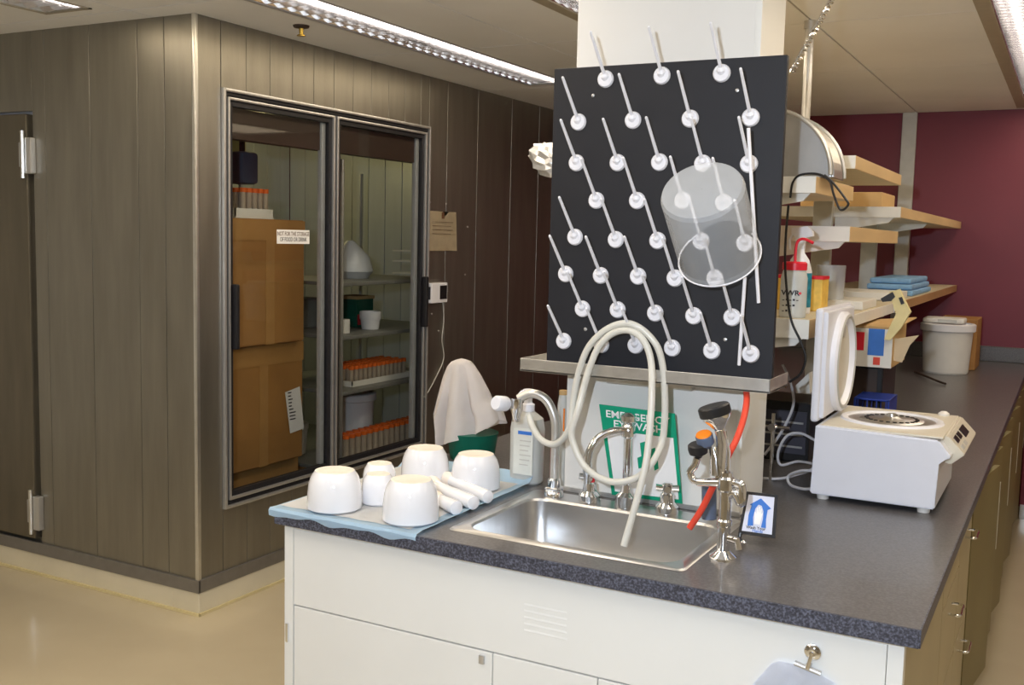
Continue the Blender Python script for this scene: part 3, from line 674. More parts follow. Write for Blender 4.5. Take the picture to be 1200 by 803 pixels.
# two long thin rods leaning on the pegs
for k, (a_, b_, ya, yb) in enumerate((((877,150),(889,355),2.40,2.47), ((873,325),(866,428),2.44,2.475))):
    tag(obj('glass_rod', tube(bmesh.new(), [at(*a_, Y=ya), at(*b_, Y=yb)], .0042, 10), M['whitep']), ('long white rod leaning at the right edge of the peg board', 'white rod standing in the drip tray below the jar')[k], 'rod')
# bench sign on the column
sg = thing('safety_sign', 'white and green emergency eyewash sign leaning on the column behind the faucet', 'sign', (-1, 2.57, BZ))
q = [at(702,474,Y=2.560), at(790.7,485,Y=2.560), at(799.6,590.5,Y=2.618), at(717,580,Y=2.618)]
A_, B_, D_, E_ = q[0], q[1], q[2], q[3]
xd = (B_-A_).normalized(); yd = (A_-E_); nrm = xd.cross(yd).normalized()
def sq(u, v): return A_.lerp(B_, u).lerp(E_.lerp(D_, u), v)
def quad(us, vs, lift, th=.0005):
    bm = bmesh.new(); prism(bm, [sq(us[0], vs[1])+nrm*lift, sq(us[1], vs[1])+nrm*lift, sq(us[1], vs[0])+nrm*lift, sq(us[0], vs[0])+nrm*lift], nrm*th); return bm
obj('plate', quad((0,1),(0,1), -.002, .002), M['signgreen'], sg, None)
obj('white_field', quad((.055,.955),(.27,.955), .0002), M['paperwhite'], sg, None)
wS = (B_-A_).length
text('lettering', 'EMERGENCY', wS*.135, sq(.5,.095), xd, yd, M['paperwhite'], sg, .018, sx=1.1, lift=.001)
text('lettering', 'EYEWASH', wS*.135, sq(.5,.195), xd, yd, M['paperwhite'], sg, .018, sx=1.1, lift=.001)
bm = bmesh.new()
for (u0,u1,v0,v1) in ((.50,.62,.33,.52),(.60,.70,.40,.60),(.44,.54,.50,.66),(.66,.72,.54,.66)):
    prism(bm, [sq(u0,v1)+nrm*.001, sq(u1,v1-.03)+nrm*.001, sq(u1,v0)+nrm*.001, sq(u0,v0+.04)+nrm*.001], nrm*.0004)
obj('pictogram', bm, M['signgreen'], sg, None)
text('lettering', '___________', wS*.05, sq(.4,.70), xd, yd, M['ink'], sg, 0)
text('lettering', '___________', wS*.05, sq(.75,.76), xd, yd, M['signgreen'], sg, 0)
# ---------------------------------------------------------------- drench hose / eyewash station
ex, ey = -.657, 2.26
ew = thing('eyewash_station', 'chrome drench hose and eyewash fitting at the right of the sink', 'eyewash', (ex, ey, BZ))
bm = lathe(bmesh.new(), [(.032,0),(.031,.006),(.018,.016),(.0145,.02)], (ex,ey,BZ), n=24); obj('flange', bm, M['chrome'], ew)
obj('lower_pipe', lathe(bmesh.new(), [(.0145,.015),(.0145,.075),(.017,.078),(.017,.088),(.0135,.092),(.0135,.155),(.019,.16),(.019,.185),(.014,.19),(.014,.20)], (ex,ey,BZ), n=20), M['chrome'], ew)
obj('side_cock', tube(bmesh.new(), [(ex,ey,BZ+.05),(ex+.035,ey-.01,BZ+.05),(ex+.04,ey-.012,BZ+.03)], .008, 10), M['chrome'], ew)
P = lambda x_, y_, Y=2.26: at(x_, y_, Y=Y)
a, b = P(818,565), P(862,566)
obj('cross_pipe', tube(bmesh.new(), [a, b], .0095, 14), M['chrome'], ew)
obj('elbow', cord(bmesh.new(), [b, b+Vector((.012,0,-.004)), b+Vector((.016,0,-.02)), b+Vector((.014,0,-.045)), Vector((ex,ey,BZ+.155))+Vector((.02,0,.0)), Vector((ex,ey,BZ+.14))], .010, 12), M['chrome'], ew)
obj('left_riser', cord(bmesh.new(), [a, a+Vector((-.012,0,.004)), a+Vector((-.02,0,.02)), P(814,546), P(817,537)], .0085, 12), M['chrome'], ew)
k1 = P(818,527)
obj('black_knob', lathe(bmesh.new(), [(.006,-.02),(.012,-.012),(.021,-.008),(.023,.002),(.022,.012),(.018,.015),(.001,.015)], k1, (-.1,-.25,1), 22), M['blackp'], ew, label='black knob')
k2 = P(826,515)
kn = obj('orange_knob', lathe(bmesh.new(), [(.010,-.022),(.016,-.014),(.020,-.01),(.020,.010),(.018,.013)], k2, (-.15,-.45,1), 22), M['bluetub'], ew, label='knob with an orange face')
obj('orange_face', lathe(bmesh.new(), [(.0185,.0125),(.017,.0155),(.001,.0165)], k2, (-.15,-.45,1), 22), M['orangek'], kn)
obj('valve_handle', tube(bmesh.new(), [P(843,560), P(846,520), P(843,505)], .012, 14, radii=[.013,.0125,.010]), M['chrome'], ew)
obj('valve_collar', tube(bmesh.new(), [P(841,556), P(839,536), P(836,524)], .011, 12, radii=[.019,.014,.010]), M['chrome'], ew)
obj('squeeze_lever', tube(bmesh.new(), [P(852,556,2.28), P(853,530,2.28), P(848,505,2.28)], .006, 10), M['chrome'], ew)
hd = P(839,487); hax = Vector((-.28,-.1,.95)).normalized()
obj('spray_bell', lathe(bmesh.new(), [(.010,-.038),(.013,-.03),(.022,-.018),(.032,-.006),(.035,.004)], hd, hax, 28), M['chrome'], ew)
obj('spray_head', lathe(bmesh.new(), [(.0345,.0),(.0365,.003),(.0365,.020),(.033,.024),(.001,.022)], hd, hax, 28), M['blackp'], ew, label='black rubber spray head')
obj('neck', tube(bmesh.new(), [hd-hax*.03, P(843,506)], .010, 12), M['chrome'], ew)
tag(obj('red_drench_hose', cord(bmesh.new(), [P(874,452,2.50), P(875,470,2.46), P(871,492,2.41), P(863,515,2.36), P(853,535,2.33), P(846,556,2.31), P(838,566,2.30), P(826,590,2.30), P(818,604,2.30), P(808,619,2.30)], .0078, 12), M['redh']), 'coral red hose curving down behind the eyewash fitting', 'hose')
tag(obj('holder_sleeve', tube(bmesh.new(), [at(831,608,Y=2.42), at(831,569,Y=2.42)], .018, 16), M['bluetub']), 'dark blue-grey sleeve behind the eyewash pipe', 'holder')
bpy.context.view_layer.update()
# ---------------------------------------------------------------- hand-washing card in a frame
hf = thing('framed_card', 'small black framed card with a blue hand picture beside the eyewash fitting', 'sign', (-.63, 2.44, BZ))
hq = [at(875,576,Y=2.44), at(911,580,Y=2.44), at(908,631,Y=2.40), at(865,625,Y=2.40)]
# real rectangle leaning back
w0 = (hq[1]-hq[0]).length; A_, B_, D_, E_ = hq[0], hq[1], hq[2], hq[3]
xd = (B_-A_).normalized(); yd = A_-E_; nrm = xd.cross(yd).normalized()
obj('frame', quad((0,1),(0,1), -.006, .006), M['blackp'], hf, None)
obj('card', quad((.085,.915),(.07,.93), .0002), mat('pale_card', (.66,.70,.84), .5), hf, None)
def poly(pts, lift, th=.0004):
    bm = bmesh.new(); prism(bm, [sq(u, v)+nrm*lift for u, v in pts][::-1], nrm*th); return bm
arch = [(.22,.80),(.20,.55),(.24,.32),(.18,.30),(.50,.13),(.84,.34),(.74,.38),(.72,.60),(.74,.80),(.60,.80),(.63,.60),(.62,.42),(.55,.30),(.45,.28),(.37,.38),(.34,.58),(.38,.78)]
obj('blue_arch', poly(arch, .001), M['blue'], hf, None)
hand = [(.40,.74),(.38,.56),(.36,.46),(.39,.45),(.42,.52),(.42,.36),(.45,.35),(.46,.48),(.48,.33),(.51,.33),(.51,.48),(.54,.36),(.57,.37),(.56,.50),(.60,.45),(.61,.48),(.58,.60),(.56,.74)]
obj('hand', poly(hand, .0014), M['paperwhite'], hf, None)
text('lettering', 'Wash Your', w0*.135, sq(.46,.83), xd, yd, M['ink'], hf, .02, lift=.0014)
text('lettering', 'Hands', w0*.135, sq(.52,.895), xd, yd, M['blue'], hf, .02, lift=.0014)
b_ = at(868,640,Z=BZ)
obj('stand_leg', cord(bmesh.new(), [sq(.05,.98)+nrm*-.004, Vector((sq(.05,1).x, sq(.05,1).y+.0, BZ+.012)), Vector((sq(.05,1).x+.01, sq(.05,1).y-.01, BZ+.006))], .005, 8), M['blackp'], hf)
obj('stand_strut', tube(bmesh.new(), [sq(.5,.3)-nrm*.006, Vector((sq(.5,1).x, sq(.5,1).y+.10, BZ+.003))], .004, 8), M['blackp'], hf)
obj('stand_foot', lathe(bmesh.new(), [(.008,0),(.008,.008),(.003,.012)], (sq(.05,1).x+.012, sq(.05,1).y-.012, BZ), n=14), M['chrome'], hf)
# ================================================================ MAT AND PORCELAIN
mt_ = thing('absorbent_pad', 'pale blue absorbent pad under the upturned porcelain mortars', 'pad', (-1.55, 2.35, BZ))
MX0, MX1, MY0, MY1 = -1.79, -1.335, 2.018, 2.66
def padz(u, v):
    x_ = MX0+(MX1-MX0)*u; wv = math.sin(u*17)+.6*math.sin(u*31+1)
    if v <= .0001: return Vector((x_, BY0-.008, BZ-.013-.004*wv))
    if v < .026: return Vector((x_, BY0-.009, BZ-.002+.001*wv))
    if v < .051: return Vector((x_, BY0-.003, BZ+.0045))
    y_ = BY0+.006+(MY1-BY0-.006)*(v-.05)/.95; z = BZ+.003; e = 0
    if v > .93: e = (v-.93)/.07*.028
    if u > .93: e = max(e, (u-.93)/.07*.010*(.5+.5*v)) + (0 if v < .93 else .012*(u-.93)/.07)
    return Vector((x_, y_, z+e+.0008*math.sin(u*40)*math.sin(v*31)))
bm = bmesh.new(); nu, nv = 30, 40
g = [[bm.verts.new(padz(i/nu, j/nv)) for j in range(nv+1)] for i in range(nu+1)]
for i in range(nu):
    for j in range(nv): bm.faces.new((g[i][j], g[i+1][j], g[i+1][j+1], g[i][j+1]))
bmesh.ops.solidify(bm, geom=bm.faces[:], thickness=-.0015)
obj('blue_backing', bm, M['paperblue'], mt_)
bm = bmesh.new()
g = [[bm.verts.new(padz(.02+.90*i/20, .075+.855*j/26)+Vector((0,0,.0022))) for j in range(27)] for i in range(21)]
for i in range(20):
    for j in range(26): bm.faces.new((g[i][j], g[i+1][j], g[i+1][j+1], g[i][j+1]))
bmesh.ops.solidify(bm, geom=bm.faces[:], thickness=-.0012)
obj('white_top', bm, M['paperwhite'], mt_)
PZ = BZ+.0062
def mortar(label, x, y, r, h, z=PZ, rt_=.72):
    t = thing('mortar', label, 'mortar', (x, y, z), 'upturned porcelain mortars on the pad')
    obj('bowl', lathe(bmesh.new(), [(r*.93,0),(r,.004),(r,.012),(r*.985,h*.4),(r*.94,h*.66),(r*.86,h*.84),(r*(rt_+.03),h*.955),(r*rt_,h*.99)], (x,y,z), n=48), M['porc'], t)
    obj('base_ring', lathe(bmesh.new(), [(r*rt_,h*.985),(r*(rt_-.04),h),(r*(rt_-.12),h),(r*(rt_-.16),h*.996),(.001,h*.996)], (x,y,z), n=40), M['porcbot'], t)
    bm = prism(bmesh.new(), [Vector((x+r*.86,y-r*.42,z+.004)), Vector((x+r*1.10,y-r*.52,z+.002)), Vector((x+r*.96,y-r*.30,z+.004))], (0,0,.012))
    return t
def mpos(cx, by, r): 
    p = at(cx, by, Z=PZ); d = Vector((p.x, p.y, 0)).normalized(); return p.x+d.x*r, p.y+d.y*r
x_, y_ = mpos(392, 603, .066); mortar('porcelain mortar at the left front of the pad', x_, y_, .071, .100)
x_, y_ = mpos(481, 618, .068); mortar('porcelain mortar nearest the front, right of centre on the pad', x_, y_, .071, .104)
x_, y_ = mpos(498, 572, .06); mortar('porcelain mortar at the back of the pad in front of the green base', x_, y_, .070, .104)
x_, y_ = mpos(557, 578, .066); mortar('porcelain mortar at the back right of the pad', x_, y_, .070, .098)
x_, y_ = mpos(443, 594, .045); t = mortar('small porcelain mortar, front one of the close pair', x_, y_, .045, .078, PZ, .70)
mortar('small porcelain mortar, back one of the close pair', x_-.052, y_+.078, .047, .086, PZ, .70)
def pestle(label, a, b, rh, r2):
    a, b = Vector(a), Vector(b); d = b-a; L = d.length; d.normalize()
    t = thing('pestle', label, 'pestle', (a+b)/2-Vector((0,0,rh)), 'porcelain pestles on the pad')
    obj('grip', lathe(bmesh.new(), [(.004,L),(r2*1.1,L-.004),(r2*1.15,L-.02),(r2,L*.5),(r2*.95,L*.28),(r2*1.0,.03)], a, d, 20), M['porc'], t)
    obj('head', lathe(bmesh.new(), [(.001,-.004),(rh*.6,-.001),(rh*.93,.009),(rh,.018),(rh*.85,.032),(r2*.9,.045)], a, d, 24), M['porcbot'], t)
def pp(x, y, r): p = at(x, y, Z=PZ+r); return (p.x, p.y, PZ+r)
pestle('porcelain pestle nearest the front right mortar', pp(507,582,.020), pp(536,596,.017), .020, .0165)
pestle('longest porcelain pestle in the middle of the pad', pp(503,566,.024), pp(556,590,.017), .024, .0165)
pestle('porcelain pestle beside the back right mortar', pp(521,560,.022), pp(573,583,.016), .022, .0155)
pestle('short porcelain pestle with its round head toward the left', pp(488,572,.022), pp(492,580,.016), .022, .014)
# ---------------------------------------------------------------- cloth over something, on a green base
gb = at(553, 551, Z=BZ); gcx, gcy = -1.672, 2.86
gt = thing('green_stand', 'dark green plastic stand under the white cloth', 'stand', (gcx, gcy, BZ))
obj('foot', lathe(bmesh.new(), [(.070,0),(.073,.01),(.082,.075),(.084,.085),(.001,.085)], (gcx,gcy,BZ+.001), n=32), M['green'], gt)
obj('post', tube(bmesh.new(), [(-1.70,gcy,BZ+.08),(-1.70,gcy,BZ+.25)], .02, 12), M['green'], gt)
cl_top = at(541, 420, Y=gcy)
bm = bmesh.new(); NA, NR = 72, 22; rows = []
# silhouette radii to the left and right (metres) for each height fraction 0 top .. 1 bottom
def W(s, tab):
    for (a, b), (c, d) in zip(tab, tab[1:]):
        if s <= c: t_ = (s-a)/(c-a); return b+(d-b)*t_
    return tab[-1][1]
Lt = [(0,.0),(.03,.028),(.10,.046),(.25,.062),(.5,.078),(.72,.092),(.82,.080),(1,.064)]
Rt = [(0,.0),(.03,.026),(.10,.042),(.25,.064),(.5,.092),(.68,.108),(.76,.135),(1,.150)]
for i in range(NR+1):
    s = (i/NR)**1.3; row = []
    for k in range(NA):
        a = 2*PI*k/NA; c, sn = math.cos(a), math.sin(a)
        rx = W(s, Rt) if c > 0 else W(s, Lt)
        ry = (.03+.05*s)*(1 if s > .05 else s/.05)
        fold = 1 + .34*min(1,s*1.6)*math.sin(a*8+.8) + .14*s*math.sin(a*15+2)
        zlen = .275*(1 - .30*(max(c, 0)**1.0) - .02*max(-c,0)) + .008*math.sin(a*5)
        row.append(bm.verts.new(Vector((cl_top.x + rx*c*(1+.05*s*math.sin(a*9)), gcy + ry*sn*fold + rx*c*.12, cl_top.z - s*zlen))))
    rows.append(row)
for a, b in zip(rows, rows[1:]):
    for k in range(NA): bm.faces.new((a[k], a[(k+1) % NA], b[(k+1) % NA], b[k]))
bm.faces.new(rows[0])
bmesh.ops.solidify(bm, geom=bm.faces[:], thickness=.002)
tag(obj('draped_cloth', bm, M['cloth'], None, 60), 'white cotton cloth draped over the green stand behind the mortars', 'cloth')
# ---------------------------------------------------------------- soap bottle and neighbours
bp = at(615, 584, Z=BZ); px_, py_ = -1.372, 2.665
sb = thing('dispenser_bottle', 'translucent pump bottle with a white top between the pad and the column', 'bottle', (px_, py_, BZ))
bm = bmesh.new(); rows = []
for (sx, sy, z) in ((.044,.030,0),(.048,.033,.006),(.049,.034,.10),(.049,.034,.160),(.044,.031,.19),(.024,.02,.205),(.014,.014,.212),(.013,.013,.222)):
    rows.append([bm.verts.new((px_+sx*math.copysign(abs(math.cos(a))**.6, math.cos(a)), py_+sy*math.copysign(abs(math.sin(a))**.6, math.sin(a)), BZ+.001+z)) for a in (2*PI*k/32 for k in range(32))])
for a, b in zip(rows, rows[1:]):
    for k in range(32): bm.faces.new((a[k], a[(k+1) % 32], b[(k+1) % 32], b[k]))
bm.faces.new(rows[0][::-1]); bm.faces.new(rows[-1])
obj('body', bm, M['milky'], sb)
obj('collar', lathe(bmesh.new(), [(.019,.212),(.019,.232),(.012,.236),(.012,.262),(.016,.264),(.016,.275)], (px_,py_,BZ), n=20), M['whitep'], sb)
obj('pump_spout', cord(bmesh.new(), [(px_,py_,BZ+.266),(px_-.012,py_-.012,BZ+.268),(px_-.02,py_-.02,BZ+.258)], .006), M['whitep'], sb)
lb = obj('label', box(px_-.026, px_+.036, py_-.0365, py_-.0345, BZ+.03, BZ+.165), mat('pale_label', (.70,.72,.68), .5), sb)
obj('label_print', box(px_-.012, px_+.032, py_-.0375, py_-.0365, BZ+.148, BZ+.158), M['blue'], lb)
for k in range(6): obj('label_print', box(px_-.006, px_+.030-.004*(k % 3), py_-.0372, py_-.0365, BZ+.128-.014*k, BZ+.131-.014*k), M['post'], lb)
rb = thing('cleaner_bottle', 'white cleaner bottle with a red and green label left of the column', 'bottle', (-1.285, 2.74, BZ))
obj('body', box(-1.318,-1.255,2.71,2.745,BZ+.001,BZ+.19,.012), M['whitep'], rb); obj('neck', lathe(bmesh.new(), [(.018,.185),(.014,.21),(.014,.235),(.001,.235)], (-1.288,2.728,BZ), n=16), M['offwhite'], rb)
obj('red_band', box(-1.3165,-1.262,2.7085,2.7105,BZ+.115,BZ+.145), M['red'], rb); obj('red_edge', box(-1.317,-1.308,2.7085,2.7105,BZ+.01,BZ+.115), M['red'], rb)
for k in range(3): obj('green_band', box(-1.305,-1.263,2.708,2.7103,BZ+.03+.028*k,BZ+.04+.028*k), M['signgreen'], rb)
wt_ = thing('slim_bottle', 'slim clear bottle with an orange stripe against the left edge of the column', 'bottle', (-1.258, 2.69, BZ))
obj('body', lathe(bmesh.new(), [(.014,0),(.0155,.005),(.0155,.24),(.013,.262),(.011,.275)], (-1.254,2.652,BZ+.001), n=18), M['milky'], wt_)
obj('stopper', lathe(bmesh.new(), [(.012,.272),(.012,.285),(.001,.286)], (-1.254,2.652,BZ), n=16), M['cardlt'], wt_); obj('stripe', box(-1.2455,-1.2415,2.637,2.6395,BZ+.17,BZ+.235), M['orangek'], wt_)
# bundle of foil hanging on the left of the column top
fo = at(638, 188, Y=2.74)
bm = bmesh.new(); bmesh.ops.create_icosphere(bm, subdivisions=3, radius=1)
for v_ in bm.verts:
    n = v_.co.copy(); k = 1+.18*math.sin(n.x*9+n.y*5)*math.cos(n.z*11)
    v_.co = Vector((n.x*.085*k, n.y*.035*k, n.z*.042*k*(1-.5*n.x)))
bmesh.ops.rotate(bm, verts=bm.verts, cent=(0,0,0), matrix=Matrix.Rotation(.45, 3, 'Y')); bmesh.ops.translate(bm, verts=bm.verts, vec=(fo.x+.035, 2.74, fo.z-.01))
tag(obj('foil_bundle', bm, M['foil'], None, 15), 'crumpled foil bundle sticking out left behind the black peg board', 'foil')
# ================================================================ SHELVES BEHIND THE COLUMN
sh = thing('bench_shelving', 'double-sided reagent shelving with maple-edged white shelves over the island', 'shelving', (-.96, 5, BZ))
def shelf(y0, y1, z0, z1, x0=-1.27, x1=-.65, em='wood'):
    o = obj('shelf', box(x0, x1-.006, y0+.002, y1, z0, z1, .001), M['shelfunder'], sh)
    obj('edge_band', box(x1-.006, x1, y0+.002, y1, z0, z1, .001), M[em], o); obj('end_cap', box(x0, x1, y0-.002, y0+.002, z0, z1), M['white'], o)
    return o
shelf(2.98, 3.54, 1.772, 1.818); shelf(2.99, 3.54, 1.36, 1.415)
shelf(3.545, 4.56, 1.878, 1.920); shelf(3.515, 4.56, 1.640, 1.689)
shelf(4.60, 7.2, 1.748, 1.792); shelf(3.60, 4.56, 1.352, 1.392, em='white'); shelf(4.60, 7.2, 1.350, 1.390, em='woodbr')
for y_ in (2.93, 3.57, 4.58, 5.75, 6.95):
    obj('upright', box(-1.0, -.92, y_-.02, y_+.02, BZ+.001, 1.95 if y_ < 5 else 1.80, .003), M['post'], sh)
for y_, z_, L_ in ((3.0,1.772,.26),(3.54,1.64,.26),(3.60,1.88,.24),(4.62,1.748,.25),(5.75,1.748,.25),(3.0,1.36,.26),(4.62,1.35,.25)):
    bm = prism(bmesh.new(), [Vector((-.92,y_+.005,z_)), Vector((-.92+L_-.01,y_+.005,z_)), Vector((-.92+L_-.03,y_+.005,z_-.022)), Vector((-.92,y_+.005,z_-.06))], (0,.012,0))
    obj('bracket', bm, M['white'], sh)
pl = thing('ceiling_pole', 'thin steel pole from the shelving to the ceiling', 'pole', (-.965, 4.18, 1.92))
obj('pole', tube(bmesh.new(), [(-.965,4.18,1.921),(-.965,4.18,CZ)], .017, 14), M['steel_tray'], pl); obj('collar', tube(bmesh.new(), [(-.965,4.18,CZ-.03),(-.965,4.18,CZ)], .024, 14), M['steel_tray'], pl)
# twisted chain
bm = bmesh.new(); a, b = at(978, -6, Y=3.35), at(928, 84, Y=3.05)
for ph in (0, PI):
    pts = []
    for k in range(90):
        t_ = k/89; c = a.lerp(b, t_); an = t_*60+ph; pts.append(c+Vector((.007*math.cos(an), 0, .007*math.sin(an))))
    tube(bm, pts, .003, 6)
tag(obj('twisted_chain', bm, M['chrome']), 'twisted silver chain slanting down from the ceiling behind the peg board', 'chain')
# domed steel appliance
dm = thing('domed_steel_lid', 'half-round stainless steel cover on the top near shelf', 'cover', (-.81, 3.13, 1.819))
bm = bmesh.new(); prof = [Vector((-.81+.185*math.cos(a), 3.03, 1.819+.188*math.sin(a))) for a in (PI*k/28 for k in range(29))]
prism(bm, prof, (0,.20,0)); obj('body', bm, mat('grey_steel_end', (.42,.42,.42), .3, .8), dm, 40)
for y_ in (3.02, 3.22):
    bm = bmesh.new(); tube(bm, [Vector((-.81+.190*math.cos(a), y_, 1.825+.188*math.sin(a))) for a in (PI*k/28 for k in range(29))], .006, 8); obj('rim', bm, M['steel_tray'], dm)
bm = bmesh.new()
for k in range(28):
    a0, a1 = PI*k/28, PI*(k+1)/28
    pa = [Vector((-.81+r_*math.cos(a_), 3.06, 1.821+r_*math.sin(a_))) for r_, a_ in ((.186,a0),(.192,a0),(.192,a1),(.186,a1))]; prism(bm, pa, (0,.12,0))
obj('band', bm, M['steel_tray'], dm)
# black power lead of the dome
Y3 = 2.975
tag(obj('black_lead', cord(bmesh.new(), [at(x_, y_, Y=Y3) for x_, y_ in ((926,232),(929,214),(938,205),(958,204),(972,212),(977,228),(985,246),(994,240),(990,232),(976,214),(966,205))], .0032, 8, 6), M['cordb']), 'black lead looping from the steel cover on the top near shelf', 'cable')
tag(obj('black_lead', cord(bmesh.new(), [at(x_, y_, Y=2.965) for x_, y_ in ((924,240),(921,275),(920,310),(923,350),(928,378),(938,400),(944,420),(938,438),(925,448))], .0035, 8, 6), M['cordb']), 'black lead hanging past the wash bottle', 'cable')
# ---- bottles on the lower near shelf
LZ = 1.4155
wx, wy = -.715, 3.06
wbt = thing('wash_bottle', 'squeeze wash bottle with a red cap and bent red nozzle', 'bottle', (wx, wy, LZ))
obj('body', lathe(bmesh.new(), [(.036,0),(.038,.005),(.038,.115),(.033,.135),(.028,.142)], (wx,wy,LZ), n=28), M['milky'], wbt)
obj('cap', lathe(bmesh.new(), [(.035,.138),(.035,.158),(.030,.162),(.001,.162)], (wx,wy,LZ), n=24), M['red'], wbt)
obj('nozzle', cord(bmesh.new(), [(wx,wy,LZ+.16),(wx,wy,LZ+.20),(wx+.006,wy,LZ+.222),(wx+.022,wy,LZ+.228),(wx+.05,wy,LZ+.217)], .0042, 10), M['red'], wbt)
text('lettering', 'VWR', .020, (wx, wy-.0385, LZ+.072), (1,0,0), (0,0,1), M['ink'], wbt, .03, sx=1.15)
obj('logo_dot', lathe(bmesh.new(), [(.004,0),(.004,.0005)], (wx+.027, wy-.0355, LZ+.072), (.3,-1,0), 12), M['red'], wbt)
bm = bmesh.new()
for k in range(3):
    for j in range(5-k): bx(bm, wx-.022+.010*j, wx-.016+.010*j, wy-.0392, wy-.0385, LZ+.050-.016*k, LZ+.0525-.016*k+.003*(j % 2))
o = obj('handwriting', bm, M['ink'], wbt); o['kind'] = 'stuff'
def spray(label, x, y, z, lab):
    t = thing('spray_bottle', label, 'bottle', (x, y, z))
    obj('body', lathe(bmesh.new(), [(.036,0),(.038,.005),(.038,.13),(.028,.165),(.014,.185),(.013,.20)], (x,y,z), n=28), M['whitep'], t)
    obj('wrap_label', lathe(bmesh.new(), [(.0385,.02),(.0385,.125)], (x,y,z), n=28, close=False), lab, t)
    bm = bmesh.new(); prism(bm, [Vector((x-.028,y-.011,z+.245)), Vector((x-.028,y-.011,z+.262)), Vector((x+.02,y-.011,z+.268)), Vector((x+.036,y-.011,z+.252)), Vector((x+.038,y-.011,z+.238)), Vector((x+.014,y-.011,z+.232)), Vector((x+.012,y-.011,z+.198)), Vector((x-.013,y-.011,z+.198)), Vector((x-.015,y-.011,z+.235))], (0,.022,0))
    obj('sprayer', bm, M['whitep'], t); obj('trigger', cord(bmesh.new(), [(x-.024,y,z+.244),(x-.034,y,z+.225),(x-.032,y,z+.195)], .004), M['whitep'], t)
spray('white trigger spray bottle with a teal label behind the wash bottle', -.745, 3.25, LZ, M['teal'])
t = thing('yellow_pack', 'yellow and red printed pack behind the spray bottle', 'pack', (-.75,3.42,LZ))
obj('body', box(-.86,-.70,3.38,3.48,LZ,LZ+.11,.004), M['yellow'], t); obj('red_top', box(-.86,-.699,3.379,3.481,LZ+.102,LZ+.112), M['red'], t)
# ================================================================ THINGS ON THE ISLAND, RIGHT
# centrifuge
q0, q1 = -.606, -.284; cz0 = BZ+.016
ct = thing('benchtop_centrifuge', 'pale benchtop centrifuge with its lid standing open', 'centrifuge', (-.45, 3.15, BZ))
prof = [(q0-.006,cz0),(q1,cz0),(q1,cz0+.128),(q1+.034,cz0+.146),(q1,cz0+.188),(q0,cz0+.196)]
CYa, CYb = 2.935, 3.37
bm = prism(bmesh.new(), [Vector((x_, CYa, z_)) for x_, z_ in prof], (0, CYb-CYa, 0))
bmesh.ops.bevel(bm, geom=bm.edges[:], offset=.004, segments=2, affect='EDGES')
obj('body', bm, M['centri'], ct)
# nose with control panel
npf = [(q1-.002,cz0+.128),(q1+.028,cz0+.118),(q1+.062,cz0+.148),(q1+.018,cz0+.194),(q1-.03,cz0+.19)]
bm = prism(bmesh.new(), [Vector((x_, CYa+.05, z_)) for x_, z_ in npf], (0, CYb-CYa-.055, 0)); bmesh.ops.bevel(bm, geom=bm.edges[:], offset=.003, segments=2, affect='EDGES')
cp = obj('control_panel', bm, M['centritop'], ct)
dn = Vector((.046,0,.044)).normalized(); e0 = Vector((q1+.062,0,cz0+.148)); e1 = Vector((q1+.018,0,cz0+.194))
for k, (ya, yb, u0, u1) in enumerate(((.09,.14,.5,.8),(.16,.21,.5,.8),(.24,.34,.35,.8),(.09,.13,.15,.35),(.16,.20,.15,.35))):
    P0 = e0.lerp(e1,u0)+dn*.0006; P1 = e0.lerp(e1,u1)+dn*.0006
    bm = prism(bmesh.new(), [Vector((P0.x,CYa+ya,P0.z)), Vector((P0.x,CYa+yb,P0.z)), Vector((P1.x,CYa+yb,P1.z)), Vector((P1.x,CYa+ya,P1.z))], dn*.0015); obj('button', bm, M['blackp'] if k < 3 else M['post'], cp)
tz = cz0+.1965; bcx, bcy, bR = -.435, 3.15, .125
obj('top_plate', box(q0+.012, q1+.01, CYa+.012, CYb-.012, tz-.006, tz, .002), M['centritop'], ct)
obj('bowl_ring', lathe(bmesh.new(), [(bR+.018,0),(bR+.014,.006),(bR,.006),(bR-.006,0)], (bcx,bcy,tz), n=56), M['whitep'], ct)
obj('bowl', lathe(bmesh.new(), [(bR-.004,.0015),(bR-.02,.001),(bR-.04,.0008),(.001,.0006)], (bcx,bcy,tz), n=56, close=False), M['steel'], ct)
rt2 = obj('rotor', lathe(bmesh.new(), [(.09,.0015),(.085,.004),(.03,.0055),(.014,.012),(.012,.02),(.001,.021)], (bcx,bcy,tz), n=40), M['steel'], ct)
for k in range(24):
    a = 2*PI*k/24; obj('rotor_hole', lathe(bmesh.new(), [(.006,0),(.006,.003)], (bcx+.07*math.cos(a), bcy+.07*math.sin(a), tz+.0035), n=10), M['blackp'], rt2)
obj('latch_knob', lathe(bmesh.new(), [(.016,0),(.016,.006),(.008,.012),(.001,.013)], (q1-.03,CYb-.03,tz), n=18), M['offwhite'], ct)
for x_ in (q0+.025, q1-.03):
    for y_ in (CYa+.03, CYb-.03): obj('foot', lathe(bmesh.new(), [(.016,0),(.018,.016)], (x_,y_,BZ+.0005), n=16), M['offwhite'], ct)
